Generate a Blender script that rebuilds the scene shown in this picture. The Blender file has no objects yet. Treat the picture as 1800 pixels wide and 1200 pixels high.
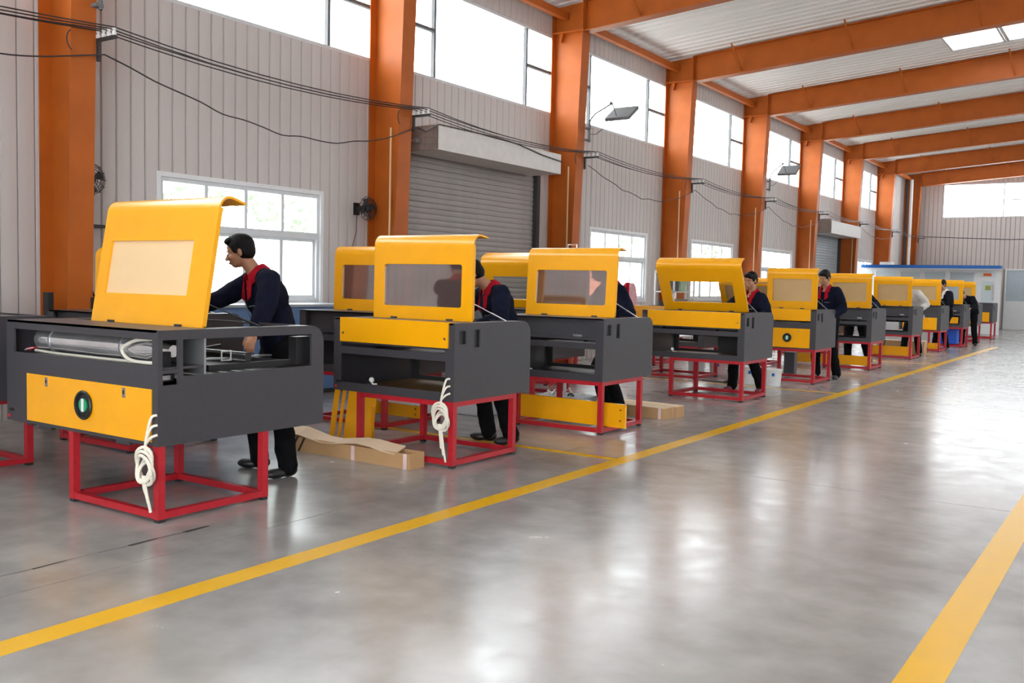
import bpy, bmesh, math, random
from mathutils import Vector, Matrix
random.seed(7)
C = bpy.context.scene.collection
S = bpy.context.scene
V = Vector
# ---------------------------------------------------------------- camera, world, light, exposure
cam_d = bpy.data.cameras.new('camera')
cam = bpy.data.objects.new('camera', cam_d); C.objects.link(cam)
F, EYE = 1671.99, 1.40
def cdir(px, py):
    return V((px-900, -(py-600), -F)).normalized()
cy = cdir(2041.42, 521.86); cx = -cdir(-1560.98, 442.21)
cx = (cx - cy*cx.dot(cy)).normalized(); cz = cx.cross(cy)
cam.matrix_world = Matrix((cx, cy, cz)).to_4x4()
cam.location = (0, 0, EYE)
cam_d.sensor_width = 36; cam_d.lens = F/1800*36; cam_d.clip_end = 300
S.camera = cam
w = bpy.data.worlds.new('world'); S.world = w; w.use_nodes = True
bg = w.node_tree.nodes['Background']
bg.inputs[0].default_value = (0.93, 0.97, 1.0, 1); bg.inputs[1].default_value = 7.5
S.view_settings.view_transform = 'Standard'; S.view_settings.look = 'None'
S.view_settings.exposure = 0.68; S.view_settings.gamma = 1; S.view_settings.use_curve_mapping = False
try:
    S.cycles.use_denoising = True; S.cycles.max_bounces = 10; S.cycles.diffuse_bounces = 6
    S.cycles.transparent_max_bounces = 16; S.cycles.caustics_reflective = False; S.cycles.caustics_refractive = False
    S.cycles.sample_clamp_indirect = 6
except Exception: pass
def portal(loc, rot, sx, sy):                       # daylight through the openings the hall has
    l = bpy.data.lights.new('daylight_portal', 'AREA'); l.shape = 'RECTANGLE'; l.size = sx; l.size_y = sy
    l.cycles.is_portal = True
    o = bpy.data.objects.new('daylight_portal', l); o.location = loc; o.rotation_euler = rot; C.objects.link(o)
PI = math.pi
Y0, BAY = 14.22, 4.545
def YK(k): return Y0 + BAY*k
KMIN, KMAX = -4, 6
YB, YE, XL, XR = -5.5, 42.0, -8.9, 8.9
portal((-9.1, 18.2, 4.985), (0, -PI/2, 0), 1.35, 46)
portal((9.1, 30, 5.0), (0, PI/2, 0), 1.4, 23)
portal((-3.2, 20.6, 6.9), (0, 0, 0), 2.2, 3.0)
portal((2.5, YB-.1, 2.2), (-PI/2, 0, 0), 9.2, 4.4)

# ---------------------------------------------------------------- materials
def mat(name, col, rough=.5, metal=0, var=.06, scale=8, bump=0, spec=.5, coat=0, rv=0, stretch=None):
    m = bpy.data.materials.new(name); m.use_nodes = True
    nt = m.node_tree; p = nt.nodes['Principled BSDF']
    p.inputs['Roughness'].default_value = rough; p.inputs['Metallic'].default_value = metal
    p.inputs['Specular IOR Level'].default_value = spec; p.inputs['Coat Weight'].default_value = coat
    p.inputs['Coat Roughness'].default_value = .12
    tc = nt.nodes.new('ShaderNodeTexCoord'); n = nt.nodes.new('ShaderNodeTexNoise')
    n.inputs['Scale'].default_value = scale; n.inputs['Detail'].default_value = 4
    src = tc.outputs['Object']
    if stretch:
        mp = nt.nodes.new('ShaderNodeMapping'); mp.inputs['Scale'].default_value = stretch
        nt.links.new(src, mp.inputs[0]); src = mp.outputs[0]
    nt.links.new(src, n.inputs['Vector'])
    r = nt.nodes.new('ShaderNodeValToRGB')
    r.color_ramp.elements[0].position = .3; r.color_ramp.elements[1].position = .7
    r.color_ramp.elements[0].color = tuple(max(0, c*(1-var)) for c in col) + (1,)
    r.color_ramp.elements[1].color = tuple(min(1, c*(1+var)) for c in col) + (1,)
    nt.links.new(n.outputs['Fac'], r.inputs[0]); nt.links.new(r.outputs[0], p.inputs['Base Color'])
    if rv:
        mr = nt.nodes.new('ShaderNodeMapRange'); mr.inputs[3].default_value = rough-rv; mr.inputs[4].default_value = rough+rv
        nt.links.new(n.outputs['Fac'], mr.inputs[0]); nt.links.new(mr.outputs[0], p.inputs['Roughness'])
    if bump:
        b = nt.nodes.new('ShaderNodeBump'); b.inputs['Strength'].default_value = bump; b.inputs['Distance'].default_value = .01
        nt.links.new(n.outputs['Fac'], b.inputs['Height']); nt.links.new(b.outputs[0], p.inputs['Normal'])
    return m
def glassy(name, tint, fac, rough=.02, base=None, bfac=0):
    m = bpy.data.materials.new(name); m.use_nodes = True; nt = m.node_tree
    for n in list(nt.nodes): nt.nodes.remove(n)
    o = nt.nodes.new('ShaderNodeOutputMaterial'); t = nt.nodes.new('ShaderNodeBsdfTransparent')
    g = nt.nodes.new('ShaderNodeBsdfGlossy'); x = nt.nodes.new('ShaderNodeMixShader')
    ns = nt.nodes.new('ShaderNodeTexNoise'); ns.inputs['Scale'].default_value = 3
    mr = nt.nodes.new('ShaderNodeMapRange'); mr.inputs[3].default_value = fac*.85; mr.inputs[4].default_value = fac*1.15
    nt.links.new(ns.outputs['Fac'], mr.inputs[0]); nt.links.new(mr.outputs[0], x.inputs[0])
    t.inputs[0].default_value = (*tint, 1); g.inputs['Roughness'].default_value = rough
    nt.links.new(t.outputs[0], x.inputs[1]); nt.links.new(g.outputs[0], x.inputs[2])
    last = x
    if base:
        d = nt.nodes.new('ShaderNodeBsdfDiffuse'); d.inputs[0].default_value = (*base, 1)
        tr = nt.nodes.new('ShaderNodeBsdfTranslucent'); tr.inputs[0].default_value = (*base, 1)
        a = nt.nodes.new('ShaderNodeMixShader'); a.inputs[0].default_value = .5
        y = nt.nodes.new('ShaderNodeMixShader'); y.inputs[0].default_value = bfac
        nt.links.new(d.outputs[0], a.inputs[1]); nt.links.new(tr.outputs[0], a.inputs[2])
        nt.links.new(x.outputs[0], y.inputs[1]); nt.links.new(a.outputs[0], y.inputs[2]); last = y
    nt.links.new(last.outputs[0], o.inputs[0]); return m
M = dict(
    orange=mat('orange_paint', (.45, .108, .013), .48, var=.10, scale=3, spec=.28),
    mull=mat('window_bar_grey', (.16, .165, .17), .7, spec=.2),
    yellow=mat('yellow_powder_coat', (.90, .40, .003), .26, var=.03, scale=5, coat=.15),
    grey=mat('dark_grey_powder_coat', (.046, .044, .051), .42, var=.06, scale=30),
    greyd=mat('inner_grey_steel', (.035, .034, .037), .5, var=.08, scale=12),
    red=mat('red_paint', (.42, .012, .022), .38, var=.10, scale=20),
    clad=mat('cladding_paint', (.56, .52, .505), .55, var=.03, scale=2, stretch=(1, 1, .2)),
    joint=mat('cladding_joint', (.33, .30, .29), .7),
    roof=mat('roof_sheet_paint', (.86, .86, .84), .5, var=.04, scale=1.5, stretch=(.3, 3, 1)),
    white=mat('white_paint', (.75, .76, .77), .45, var=.03),
    alu=mat('window_frame_white', (.62, .64, .66), .35, var=.04),
    steel=mat('bright_steel', (.55, .56, .58), .3, 1, var=.08),
    galv=mat('galvanised_steel', (.42, .43, .44), .4, .8, var=.12),
    black=mat('black_plastic', (.012, .012, .014), .4, var=.1),
    rubber=mat('black_rubber', (.02, .02, .02), .7, var=.1),
    slat=mat('shutter_slat_paint', (.33, .30, .285), .45, var=.05, scale=4),
    slatb=mat('shutter_slat_blue_grey', (.36, .40, .43), .45, var=.05, scale=4),
    hood=mat('hood_sheet', (.72, .69, .67), .5, var=.05),
    hoodend=mat('hood_end_brown', (.26, .215, .19), .6, var=.15, scale=10),
    floorline=mat('yellow_floor_paint', (.80, .44, .006), .30, var=.03, scale=6, rv=.05),
    paper=mat('masking_paper', (.80, .56, .30), .5, var=.03, scale=4),
    paperd=mat('masking_paper_tan', (.55, .36, .16), .55, var=.04, scale=4),
    bluef=mat('blue_grey_film', (.36, .40, .44), .4, var=.04),
    navy=mat('navy_cotton', (.006, .008, .022), .9, var=.3, scale=14, bump=.25, spec=.12),
    collar=mat('red_cotton', (.36, .005, .016), .85, var=.15, scale=30, spec=.15),
    trouser=mat('black_trouser_cotton', (.005, .005, .006), .9, var=.3, scale=14, bump=.25, spec=.1),
    shoe=mat('black_shoe_leather', (.013, .013, .014), .45, var=.2),
    shoered=mat('dark_red_shoe', (.16, .012, .03), .5, var=.2),
    skin=mat('skin', (.44, .22, .13), .5, var=.06, scale=25),
    hair=mat('black_hair', (.004, .0035, .004), .6, spec=.2, var=.4, scale=60, bump=.4, stretch=(1, 1, .3)),
    eye=mat('eye_white', (.6, .58, .55), .3), iris=mat('dark_iris', (.015, .01, .008), .2),
    lip=mat('lip', (.32, .09, .07), .5),
    grayshirt=mat('pale_grey_cotton', (.50, .48, .45), .85, var=.08, scale=14, bump=.2),
    whiteshirt=mat('white_cotton', (.7, .68, .66), .85, var=.05),
    blackjk=mat('black_cloth', (.008, .009, .014), .9, var=.2, scale=14, spec=.12),
    card=mat('brown_cardboard', (.46, .27, .125), .8, var=.07, scale=5),
    cardl=mat('cardboard_inner', (.66, .50, .34), .8, var=.05, scale=5),
    hose=mat('milky_silicone_hose', (.74, .70, .60), .3, var=.05),
    cable=mat('black_cable', (.022, .018, .022), .5),
    porcelain=mat('white_porcelain', (.7, .7, .7), .2),
    bluem=mat('blue_cabinet_paint', (.10, .20, .42), .45, var=.06),
    bluec=mat('bright_blue_canopy', (.012, .13, .45), .4, var=.05),
    bluecr=mat('blue_crate_plastic', (.01, .09, .55), .4, var=.05),
    purple=mat('purple_plastic', (.10, .035, .25), .4),
    bucket=mat('white_bucket_plastic', (.72, .74, .74), .35, var=.03),
    pinkb=mat('pink_tinged_plastic', (.72, .52, .52), .35, var=.1),
    green=mat('green_label', (.02, .33, .13), .4), lime=mat('lime_sign', (.42, .45, .05), .5),
    orangesign=mat('orange_sign', (.85, .25, .04), .5), redc=mat('red_plastic', (.6, .015, .03), .3),
    pink=mat('pink_cloth', (.75, .42, .45), .8, var=.15, scale=10),
    leaf=mat('hazed_green_leaf', (.36, .46, .33), .6, var=.4, scale=3), bark=mat('bark', (.15, .10, .07), .9, bump=.5),  # leaf green lightened so haze over the trees is in the colour
    board=mat('bamboo_board', (.30, .17, .06), .5, var=.15, scale=4),
    ground=mat('outside_concrete', (.45, .44, .42), .9, var=.05, scale=1),
    film=mat('dull_panel_blue_grey', (.42, .50, .55), .35, var=.03),
)
M['glass'] = glassy('window_glass', (.97, .98, .98), .07)
M['lidglass'] = glassy('brown_tinted_acrylic', (.48, .29, .23), .42, .05, (.50, .42, .42), .16)
M['clear'] = glassy('clear_acrylic', (.95, .95, .93), .06)
M['tube'] = mat('silvery_tube_glass', (.82, .82, .86), .13, .85, var=.2, scale=9, stretch=(.3, 1, 1))
M['skylight'] = glassy('skylight_sheet', (.9, .92, .92), .04, .2, (.85, .88, .88), .45)
M['cabglass'] = glassy('brightened_office_glass', (.62, .68, .70), .22, .06, (.85, .92, .95), .75)  # pale diffuse base brightens the panes in place of light inside the office
def floor_mat():
    m = bpy.data.materials.new('polished_concrete'); m.use_nodes = True; nt = m.node_tree; p = nt.nodes['Principled BSDF']
    geo = nt.nodes.new('ShaderNodeNewGeometry')
    def noise(sc, det=5, st=(1, 1, 1), rough=.55):
        mp = nt.nodes.new('ShaderNodeMapping'); mp.inputs['Scale'].default_value = st
        n = nt.nodes.new('ShaderNodeTexNoise'); n.inputs['Scale'].default_value = sc; n.inputs['Detail'].default_value = det
        n.inputs['Roughness'].default_value = rough
        nt.links.new(geo.outputs['Position'], mp.inputs[0]); nt.links.new(mp.outputs[0], n.inputs['Vector']); return n
    a = noise(.9); b = noise(4.5, 6); c = noise(45, 3)
    mx = nt.nodes.new('ShaderNodeMath'); mx.operation = 'MULTIPLY_ADD'; mx.inputs[1].default_value = .5
    nt.links.new(b.outputs['Fac'], mx.inputs[0]); nt.links.new(a.outputs['Fac'], mx.inputs[2])
    r = nt.nodes.new('ShaderNodeValToRGB'); e = r.color_ramp.elements
    e[0].position = .45; e[0].color = (.225, .212, .205, 1); e[1].position = 1.0; e[1].color = (.40, .385, .375, 1)
    nt.links.new(mx.outputs[0], r.inputs[0]); nt.links.new(r.outputs[0], p.inputs['Base Color'])
    mr = nt.nodes.new('ShaderNodeMapRange'); mr.inputs[1].default_value = .3; mr.inputs[2].default_value = .75
    mr.inputs[3].default_value = .18; mr.inputs[4].default_value = .28
    nt.links.new(b.outputs['Fac'], mr.inputs[0]); nt.links.new(mr.outputs[0], p.inputs['Roughness'])
    bp = nt.nodes.new('ShaderNodeBump'); bp.inputs['Strength'].default_value = .03; bp.inputs['Distance'].default_value = .02
    nt.links.new(a.outputs['Fac'], bp.inputs['Height'])
    bp2 = nt.nodes.new('ShaderNodeBump'); bp2.inputs['Strength'].default_value = .012; bp2.inputs['Distance'].default_value = .003
    nt.links.new(c.outputs['Fac'], bp2.inputs['Height']); nt.links.new(bp.outputs[0], bp2.inputs['Normal'])
    nt.links.new(bp2.outputs[0], p.inputs['Normal'])
    p.inputs['Specular IOR Level'].default_value = .75
    return m
M['floor'] = floor_mat()

# ---------------------------------------------------------------- mesh helpers
class B:
    def __init__(s): s.v = []; s.f = []
    def add(s, vs, fs):
        n = len(s.v); s.v += [tuple(q) for q in vs]; s.f += [tuple(i+n for i in f) for f in fs]; return s
    def box(s, x0, x1, y0, y1, z0, z1):
        vs = [(x, y, z) for z in (z0, z1) for y in (y0, y1) for x in (x0, x1)]
        return s.add(vs, [(0, 2, 3, 1), (4, 5, 7, 6), (0, 1, 5, 4), (2, 6, 7, 3), (0, 4, 6, 2), (1, 3, 7, 5)])
    def tube(s, pts, r, n=8, caps=True):
        pts = [V(p) for p in pts]; rs = r if isinstance(r, (list, tuple)) else [r]*len(pts)
        t0 = (pts[1]-pts[0]).normalized(); a = t0.orthogonal().normalized(); vs = []; fs = []
        for i, p in enumerate(pts):
            t = ((pts[min(i+1, len(pts)-1)]-pts[i]).normalized() + (pts[i]-pts[max(i-1, 0)]).normalized())
            t = t.normalized() if t.length > 1e-6 else t0
            a = (a - t*a.dot(t)); a = a.normalized() if a.length > 1e-6 else t.orthogonal().normalized(); b = t.cross(a)
            for k in range(n):
                an = 2*PI*k/n; vs.append(p + (a*math.cos(an)+b*math.sin(an))*rs[i])
        for i in range(len(pts)-1):
            for k in range(n):
                fs.append((i*n+k, i*n+(k+1) % n, (i+1)*n+(k+1) % n, (i+1)*n+k))
        if caps: fs.append(tuple(range(n))[::-1]); fs.append(tuple((len(pts)-1)*n+k for k in range(n)))
        return s.add(vs, fs)
    def prism(s, poly, ax, a, b):        # poly in the two other axes, extruded along axis ax from a to b
        def P(u, w, t): return {'x': (t, u, w), 'y': (u, t, w), 'z': (u, w, t)}[ax]
        n = len(poly); vs = [P(u, w, a) for u, w in poly]+[P(u, w, b) for u, w in poly]
        fs = [tuple(range(n)), tuple(range(n, 2*n))[::-1]] + [(i, i+n, (i+1) % n+n, (i+1) % n) for i in range(n)]
        return s.add(vs, fs)
    def plate(s, ax, a, b, rect, holes):  # rectangular plate of thickness a..b with rectangular holes
        u0, u1, w0, w1 = rect
        us = sorted({u0, u1, *[min(max(h[i], u0), u1) for h in holes for i in (0, 1)]})
        ws = sorted({w0, w1, *[min(max(h[i], w0), w1) for h in holes for i in (2, 3)]})
        keep = {}
        for i in range(len(us)-1):
            for j in range(len(ws)-1):
                uc, wc = (us[i]+us[i+1])/2, (ws[j]+ws[j+1])/2
                keep[i, j] = not any(h[0] < uc < h[1] and h[2] < wc < h[3] for h in holes)
        def P(u, w, t): return {'x': (t, u, w), 'y': (u, t, w), 'z': (u, w, t)}[ax]
        for (i, j), k in keep.items():
            if not k: continue
            q = [(us[i], ws[j]), (us[i+1], ws[j]), (us[i+1], ws[j+1]), (us[i], ws[j+1])]
            vs = [P(*c, a) for c in q]+[P(*c, b) for c in q]; fs = [(0, 1, 2, 3), (7, 6, 5, 4)]
            for e, (di, dj) in enumerate([(0, -1), (1, 0), (0, 1), (-1, 0)]):
                if not keep.get((i+di, j+dj), False): fs.append((e, e+4, (e+1) % 4+4, (e+1) % 4))
            s.add(vs, fs)
        return s
    def ball(s, c, r, seg=12, rings=8, rot=None):
        c = V(c); r = V((r, r, r)) if not hasattr(r, '__len__') else V(r); vs = []; fs = []
        for i in range(rings+1):
            th = PI*i/rings
            for k in range(seg):
                ph = 2*PI*k/seg
                q = V((math.sin(th)*math.cos(ph)*r.x, math.sin(th)*math.sin(ph)*r.y, math.cos(th)*r.z))
                if rot: q = rot @ q
                vs.append(c+q)
        for i in range(rings):
            for k in range(seg):
                fs.append((i*seg+k, (i+1)*seg+k, (i+1)*seg+(k+1) % seg, i*seg+(k+1) % seg))
        return s.add(vs, fs)
    def cyl(s, c0, c1, r, n=20): return s.tube([c0, c1], r, n)
    def ring(s, c, ax, R, r, n=24, m=8):
        c = V(c); a = ax.normalized().orthogonal().normalized(); b = ax.normalized().cross(a)
        pts = [c+(a*math.cos(2*PI*i/n)+b*math.sin(2*PI*i/n))*R for i in range(n+1)]
        return s.tube(pts, r, m, False)
    def mesh(s, name, m, smooth=False):
        me = bpy.data.meshes.new(name); me.from_pydata(s.v, [], s.f)
        bm = bmesh.new(); bm.from_mesh(me)
        if smooth != 'raw':
            bmesh.ops.remove_doubles(bm, verts=bm.verts, dist=1e-5)
            bmesh.ops.dissolve_degenerate(bm, edges=bm.edges, dist=1e-6)
        bmesh.ops.recalc_face_normals(bm, faces=bm.faces); bm.to_mesh(me); bm.free()
        me.materials.append(M[m] if isinstance(m, str) else m)
        if smooth is True:
            me.polygons.foreach_set('use_smooth', [True]*len(me.polygons))
            try: me.set_sharp_from_angle(angle=math.radians(40))
            except Exception: pass
        return me
    def link(s, name, m, parent=None, smooth=False, bevel=0, loc=None, **k):
        o = bpy.data.objects.new(name, s.mesh(name, m, smooth)); C.objects.link(o)
        if parent is not None: o.parent = parent
        if loc is not None: o.location = loc
        if bevel:
            md = o.modifiers.new('bevel', 'BEVEL'); md.width = bevel; md.segments = 2; md.limit_method = 'ANGLE'
        for a, b in k.items():
            if b: o[a] = b
        return o
def sm(pts, n=5):
    pts = [V(p) for p in pts]; out = []
    for i in range(len(pts)-1):
        a, b, c, d = pts[max(i-1, 0)], pts[i], pts[i+1], pts[min(i+2, len(pts)-1)]
        for k in range(n):
            t = k/n; out.append(.5*((2*b)+(c-a)*t+(2*a-5*b+4*c-d)*t*t+(3*b-a-3*c+d)*t**3))
    return out+[pts[-1]]
def thing(name, label, cat, loc=(0, 0, 0), group=None, rot=(0, 0, 0)):
    o = bpy.data.objects.new(name, None); C.objects.link(o); o.location = loc; o.rotation_euler = rot
    o.empty_display_size = .1; o['label'] = label; o['category'] = cat
    if group: o['group'] = group
    return o
def tag(o, label, cat, group=None):
    o['label'] = label; o['category'] = cat
    if group: o['group'] = group
    return o
def share(src, parent, loc):                      # an alike piece that shares its mesh
    o = bpy.data.objects.new(src.name.split('.')[0], src.data); C.objects.link(o); o.parent = parent; o.location = loc; return o

# ---------------------------------------------------------------- floor: slabs between saw-cut joints
fl = B().box(XL-.3, XR+.3, YB-.3, YE+.3, -.2, -.02).link('floor', 'joint', kind='structure')
xs = [XL-.3, -8.06, -4.06, 1.94, XR+.3]; ys = [YB-.3, .82, 6.82, 12.82, 18.82, 24.82, 30.82, 36.82, YE+.3]
for i in range(4):
    for j in range(8):
        g = .004; ch = .004
        B().box(xs[i]+g, xs[i+1]-g, ys[j]+g, ys[j+1]-g, -.02, 0).link('floor_slab', 'floor', fl)
# second, worn crack beside the joint
pts = []; random.seed(3)
for i in range(14):
    y = 1.2+i*.17; pts.append((-4.33+random.uniform(-.006, .006)-.02*i/14, y, .0006))
b = B()
for i in range(13):
    wdt = random.choice([.004, .010, .016, .006, .003]); x, y, z = pts[i]; x2, y2, _ = pts[i+1]
    b.add([(x-wdt, y, z), (x+wdt, y, z), (x2+wdt*.6, y2, z), (x2-wdt*.6, y2, z)], [(0, 1, 2, 3)])
b.link('floor_crack', 'rubber', fl, smooth='raw')
def fline(name, label, x0, x1, y0, y1):
    tag(B().box(x0, x1, y0, y1, 0, .0012).link(name, 'floorline'), label, 'floor marking')
fline('floor_marking', 'long yellow painted line running along the row of machines', -3.565, -3.425, -2.5, 27.5)
fline('floor_marking', 'wide yellow painted line in the right foreground', -.725, -.57, -2.5, 31)
fline('floor_marking', 'narrow yellow cross line behind the second machine', -8.2, -3.565, 6.71, 6.79)
fline('floor_marking', 'narrow yellow cross line behind the machine with clear window', -8.2, -3.565, 13.06, 13.14)
fline('floor_marking', 'faint narrow yellow cross line ahead of the seventh machine', -8.2, -3.565, 19.75, 19.83)

# ---------------------------------------------------------------- left wall
T = .12
ZB, ZT, ROOF0 = 4.31, 5.66, 6.20
low = [(6.34, 8.68, 1.10, 2.455, 'A'), (15.62, 17.95, 1.10, 2.43, 'B'), (20.27, 22.75, 1.10, 2.43, 'B'), (24.89, 27.34, 1.10, 2.44, 'B'), (34.6, 36.6, 1.10, 2.46, 'B')]
shut = [(10.0, 13.78, 0, 3.25), (29.0, 32.3, 0, 3.15)]
cler = [(YK(k)+.02, YK(k+1)-.02, ZB, ZT) for k in range(KMIN, 5)] + [(YK(5)+.02, 39.3, ZB, ZT)]
holes = [h[:4] for h in low]+shut+cler
wl = B().plate('x', XL-T, XL-.02, (YB, YE, 0, 6.35), holes).link('wall_left', 'joint', kind='structure')
PW = .168
def strip_cuts(y0, y1, z0=0.0, z1=6.2):
    segs = [(z0, z1)]
    for h in holes:
        if h[0] < (y0+y1)/2 < h[1]:
            n = []
            for a, c in segs:
                if h[2] <= a and h[3] >= c: continue
                if h[2] > a and h[2] < c: n.append((a, min(c, h[2])))
                if h[3] < c and h[3] > a: n.append((max(a, h[3]), c))
                if h[3] <= a or h[2] >= c: n.append((a, c))
            segs = n
    return segs
def strip_geo(b, x, y0, y1, z0, z1):
    g = .006
    b.add([(x-.02, y0+g, z0), (x-.002, y0+g+.006, z0), (x, (y0+y1)/2, z0), (x-.002, y1-g-.006, z0), (x-.02, y1-g, z0),
           (x-.02, y0+g, z1), (x-.002, y0+g+.006, z1), (x, (y0+y1)/2, z1), (x-.002, y1-g-.006, z1), (x-.02, y1-g, z1)],
          [(0, 1, 6, 5), (1, 2, 7, 6), (2, 3, 8, 7), (3, 4, 9, 8), (0, 4, 3, 2, 1), (5, 6, 7, 8, 9)])
edges = sorted({round(YB, 3), YE, *[h[i] for h in holes for i in (0, 1)]})
cellY = []
y = YB
while y < YE-.01:
    nxt = y+PW; e = [q for q in edges if y+.02 < q < nxt-.02]
    y2 = e[0] if e else min(nxt, YE); cellY.append((y, y2)); y = y2
far = B(); cache = {}
for (a, c) in cellY:
    for (z0, z1) in strip_cuts(a, c):
        if 1.0 < a < 14.25 and c-a > .05:
            key = (round(c-a, 3), round(z0, 3), round(z1, 3))
            if key in cache: share(cache[key], wl, (0, a, 0))
            else:
                bb = B(); strip_geo(bb, XL, 0, c-a, z0, z1); cache[key] = bb.link('cladding_strip', 'clad', wl, loc=(0, a, 0))
        elif c-a > .02: strip_geo(far, XL, a, c, z0, z1)
far.link('far_cladding', 'clad', wl, kind='stuff')
# clerestory windows
wn = 0
def window(name, y0, y1, z0, z1, kindw):
    fr = .045
    o = B().plate('x', XL-.085, XL-.015, (y0, y1, z0, z1), [(y0+fr, y1-fr, z0+fr, z1-fr)]).link(name, 'alu', kind='structure')
    if kindw == 'C':
        ms = [y0+1.26, y1-.83] if y1-y0 > 3.6 else [y0+1.26]
        ms = [m_ for m_ in ms if m_ < y1-.2]
        b = B()
        for m_ in ms: b.box(XL-.08, XL-.02, m_-.022, m_+.022, z0+fr, z1-fr)
        b.link('mullion', 'mull', o)
        b = B(); b.box(XL-.08, XL-.02, y0+fr, ms[0]-.022, 5.005, 5.05)
        if len(ms) > 1: b.box(XL-.08, XL-.02, ms[1]+.022, y1-fr, 5.005, 5.05)
        b.link('transom', 'mull', o)
        cells = [(y0+fr, ms[0]-.022, z0+fr, 5.005), (y0+fr, ms[0]-.022, 5.05, z1-fr)]
        cells.append((ms[0]+.022, (ms[1]-.022 if len(ms) > 1 else y1-fr), z0+fr, z1-fr))
        if len(ms) > 1: cells += [(ms[1]+.022, y1-fr, z0+fr, 5.005), (ms[1]+.022, y1-fr, 5.05, z1-fr)]
    else:
        tz = 1.93; q = [y0+fr+(y1-y0-2*fr)*i/4 for i in range(5)]
        b = B().box(XL-.085, XL-.005, y0+fr, y1-fr, tz-.04, tz+.04); b.link('transom', 'alu', o)
        b = B()
        for i in (1, 2, 3): b.box(XL-.08, XL-.02, q[i]-.022, q[i]+.022, tz+.04, z1-fr)
        b.link('mullion', 'alu', o)
        sash = B()
        for (a, c, dx) in ((0, 1, 0), (1, 2, .02), (2, 3, .02), (3, 4, 0)):
            sash.plate('x', XL-.075+dx, XL-.05+dx, (q[a], q[c], z0+fr, tz-.04), [(q[a]+.035, q[c]-.035, z0+fr+.04, tz-.075)])
        sash.link('sliding_sash', 'alu', o)
        B().box(XL-.1, XL+.03, y0-.02, y1+.02, z0-.03, z0).link('window_sill', 'white', o)
        B().plate('x', XL-.02, XL+.012, (y0-.05, y1+.05, z0-.04, z1+.05), [(y0, y1, z0, z1)]).link('window_trim', 'white', o)
        cells = [(q[i]+.02, q[i+1]-.02, tz+.04, z1-fr) for i in range(4)]+[(q[i]+.035, q[i+1]-.035, z0+fr+.04, tz-.075) for i in range(4)]
    for c in cells:
        B().box(XL-.056, XL-.05, *c).link('pane', 'glass', o)
    return o
i = 1
for c in cler: window('window_%d' % i, *c, 'C'); i += 1
for c in low: window('window_%d' % i, *c); i += 1
# roller shutters with hood
def shutter(n, y0, y1, ztop, m, hy0, hy1, hz0, hz1):
    d = B().box(XL-.09, XL-.06, y0, y1, 0, ztop).link('door_%d' % n, 'joint', kind='structure')
    h = .082; nn = int(ztop/h); src = None
    for k in range(nn):
        if src is None:
            prof = [(0, .003), (.010, .010), (.014, .04), (.010, .070), (0, .079)]
            src = B().prism([(XL-.06+p, q) for p, q in prof], 'y', y0+.05, y1-.05)
            bb = B(); bb.v = [(p[0], p[1], p[2]) for p in src.v]; bb.f = src.f
            src = bb.link('slat', m, d)
        else: share(src, d, (0, 0, k*h))
    B().box(XL-.1, XL+.03, y0-.02, y0+.08, 0, ztop).box(XL-.1, XL+.03, y1-.08, y1+.02, 0, ztop).link('guide_rail', 'greyd', d)
    hd = thing('shutter_hood', ('long pale sheet hood over the near roller shutter' if n == 1 else 'pale sheet hood over the far roller shutter'), 'hood', (XL, hy0, hz0))
    B().box(.60, .615, 0, hy1-hy0, 0, hz1-hz0).box(0, .60, 0, hy1-hy0, hz1-hz0-.01, hz1-hz0).box(0, .6, 0, hy1-hy0, 0, .012).link('front_sheet', 'hood', hd)
    b = B(); zz = 0
    while zz < hz1-hz0-.03:
        b.prism([(0, zz), (.59, zz), (.59, zz+.07), (0, zz+.07)], 'y', -.012, 0); b.box(0, .59, -.006, .004, zz+.07, zz+.085); zz += .085
    b.link('end_sheet', 'hoodend', hd)
    B().box(0, .6, hy1-hy0, hy1-hy0+.01, 0, hz1-hz0).link('far_end_sheet', 'hood', hd)
    if n == 1: B().cyl((.0, -.1, .13), (.28, -.1, .13), .014).box(.27, .31, -.12, -.012, .1, .16).link('crank_pin', 'galv', hd)
shutter(1, 10.0, 13.78, 3.25, 'slat', 10.29, 13.5, 3.20, 3.52)
shutter(2, 29.0, 32.3, 3.15, 'slatb', 29.1, 32.45, 3.10, 3.48)

# ---------------------------------------------------------------- steel columns and rafters
def rz(x): return 6.17 + .0768*(x+8.45) if x <= 0 else 6.17+.0768*(8.45-x)     # rafter top
ordn = {-4: 'column behind the viewpoint, furthest back', -3: 'column just left outside the frame', -2: 'nearest orange steel column at the left edge', -1: 'orange steel column between the window and the near shutter',
        0: 'orange steel column right of the near shutter', 1: 'orange steel column, second past the near shutter', 2: 'orange steel column, third past the near shutter',
        3: 'orange steel column, fourth past the near shutter', 4: 'orange steel column just past the far shutter', 5: 'orange steel column rising behind the blue office canopy', 6: 'last orange steel column in the far corner'}
beamn = {-4: 'first rafter behind the viewpoint', -3: 'second rafter behind the viewpoint', -2: 'rafter over the nearest column, out of the picture top', -1: 'rafter above the column left of the near shutter',
         0: 'nearest orange roof rafter in the picture', 1: 'second orange roof rafter, before the skylight', 2: 'third orange roof rafter, beyond the skylight', 3: 'fourth orange roof rafter from the camera',
         4: 'fifth orange roof rafter from the camera', 5: 'sixth orange roof rafter from the camera', 6: 'farthest orange rafter against the end wall'}
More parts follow.
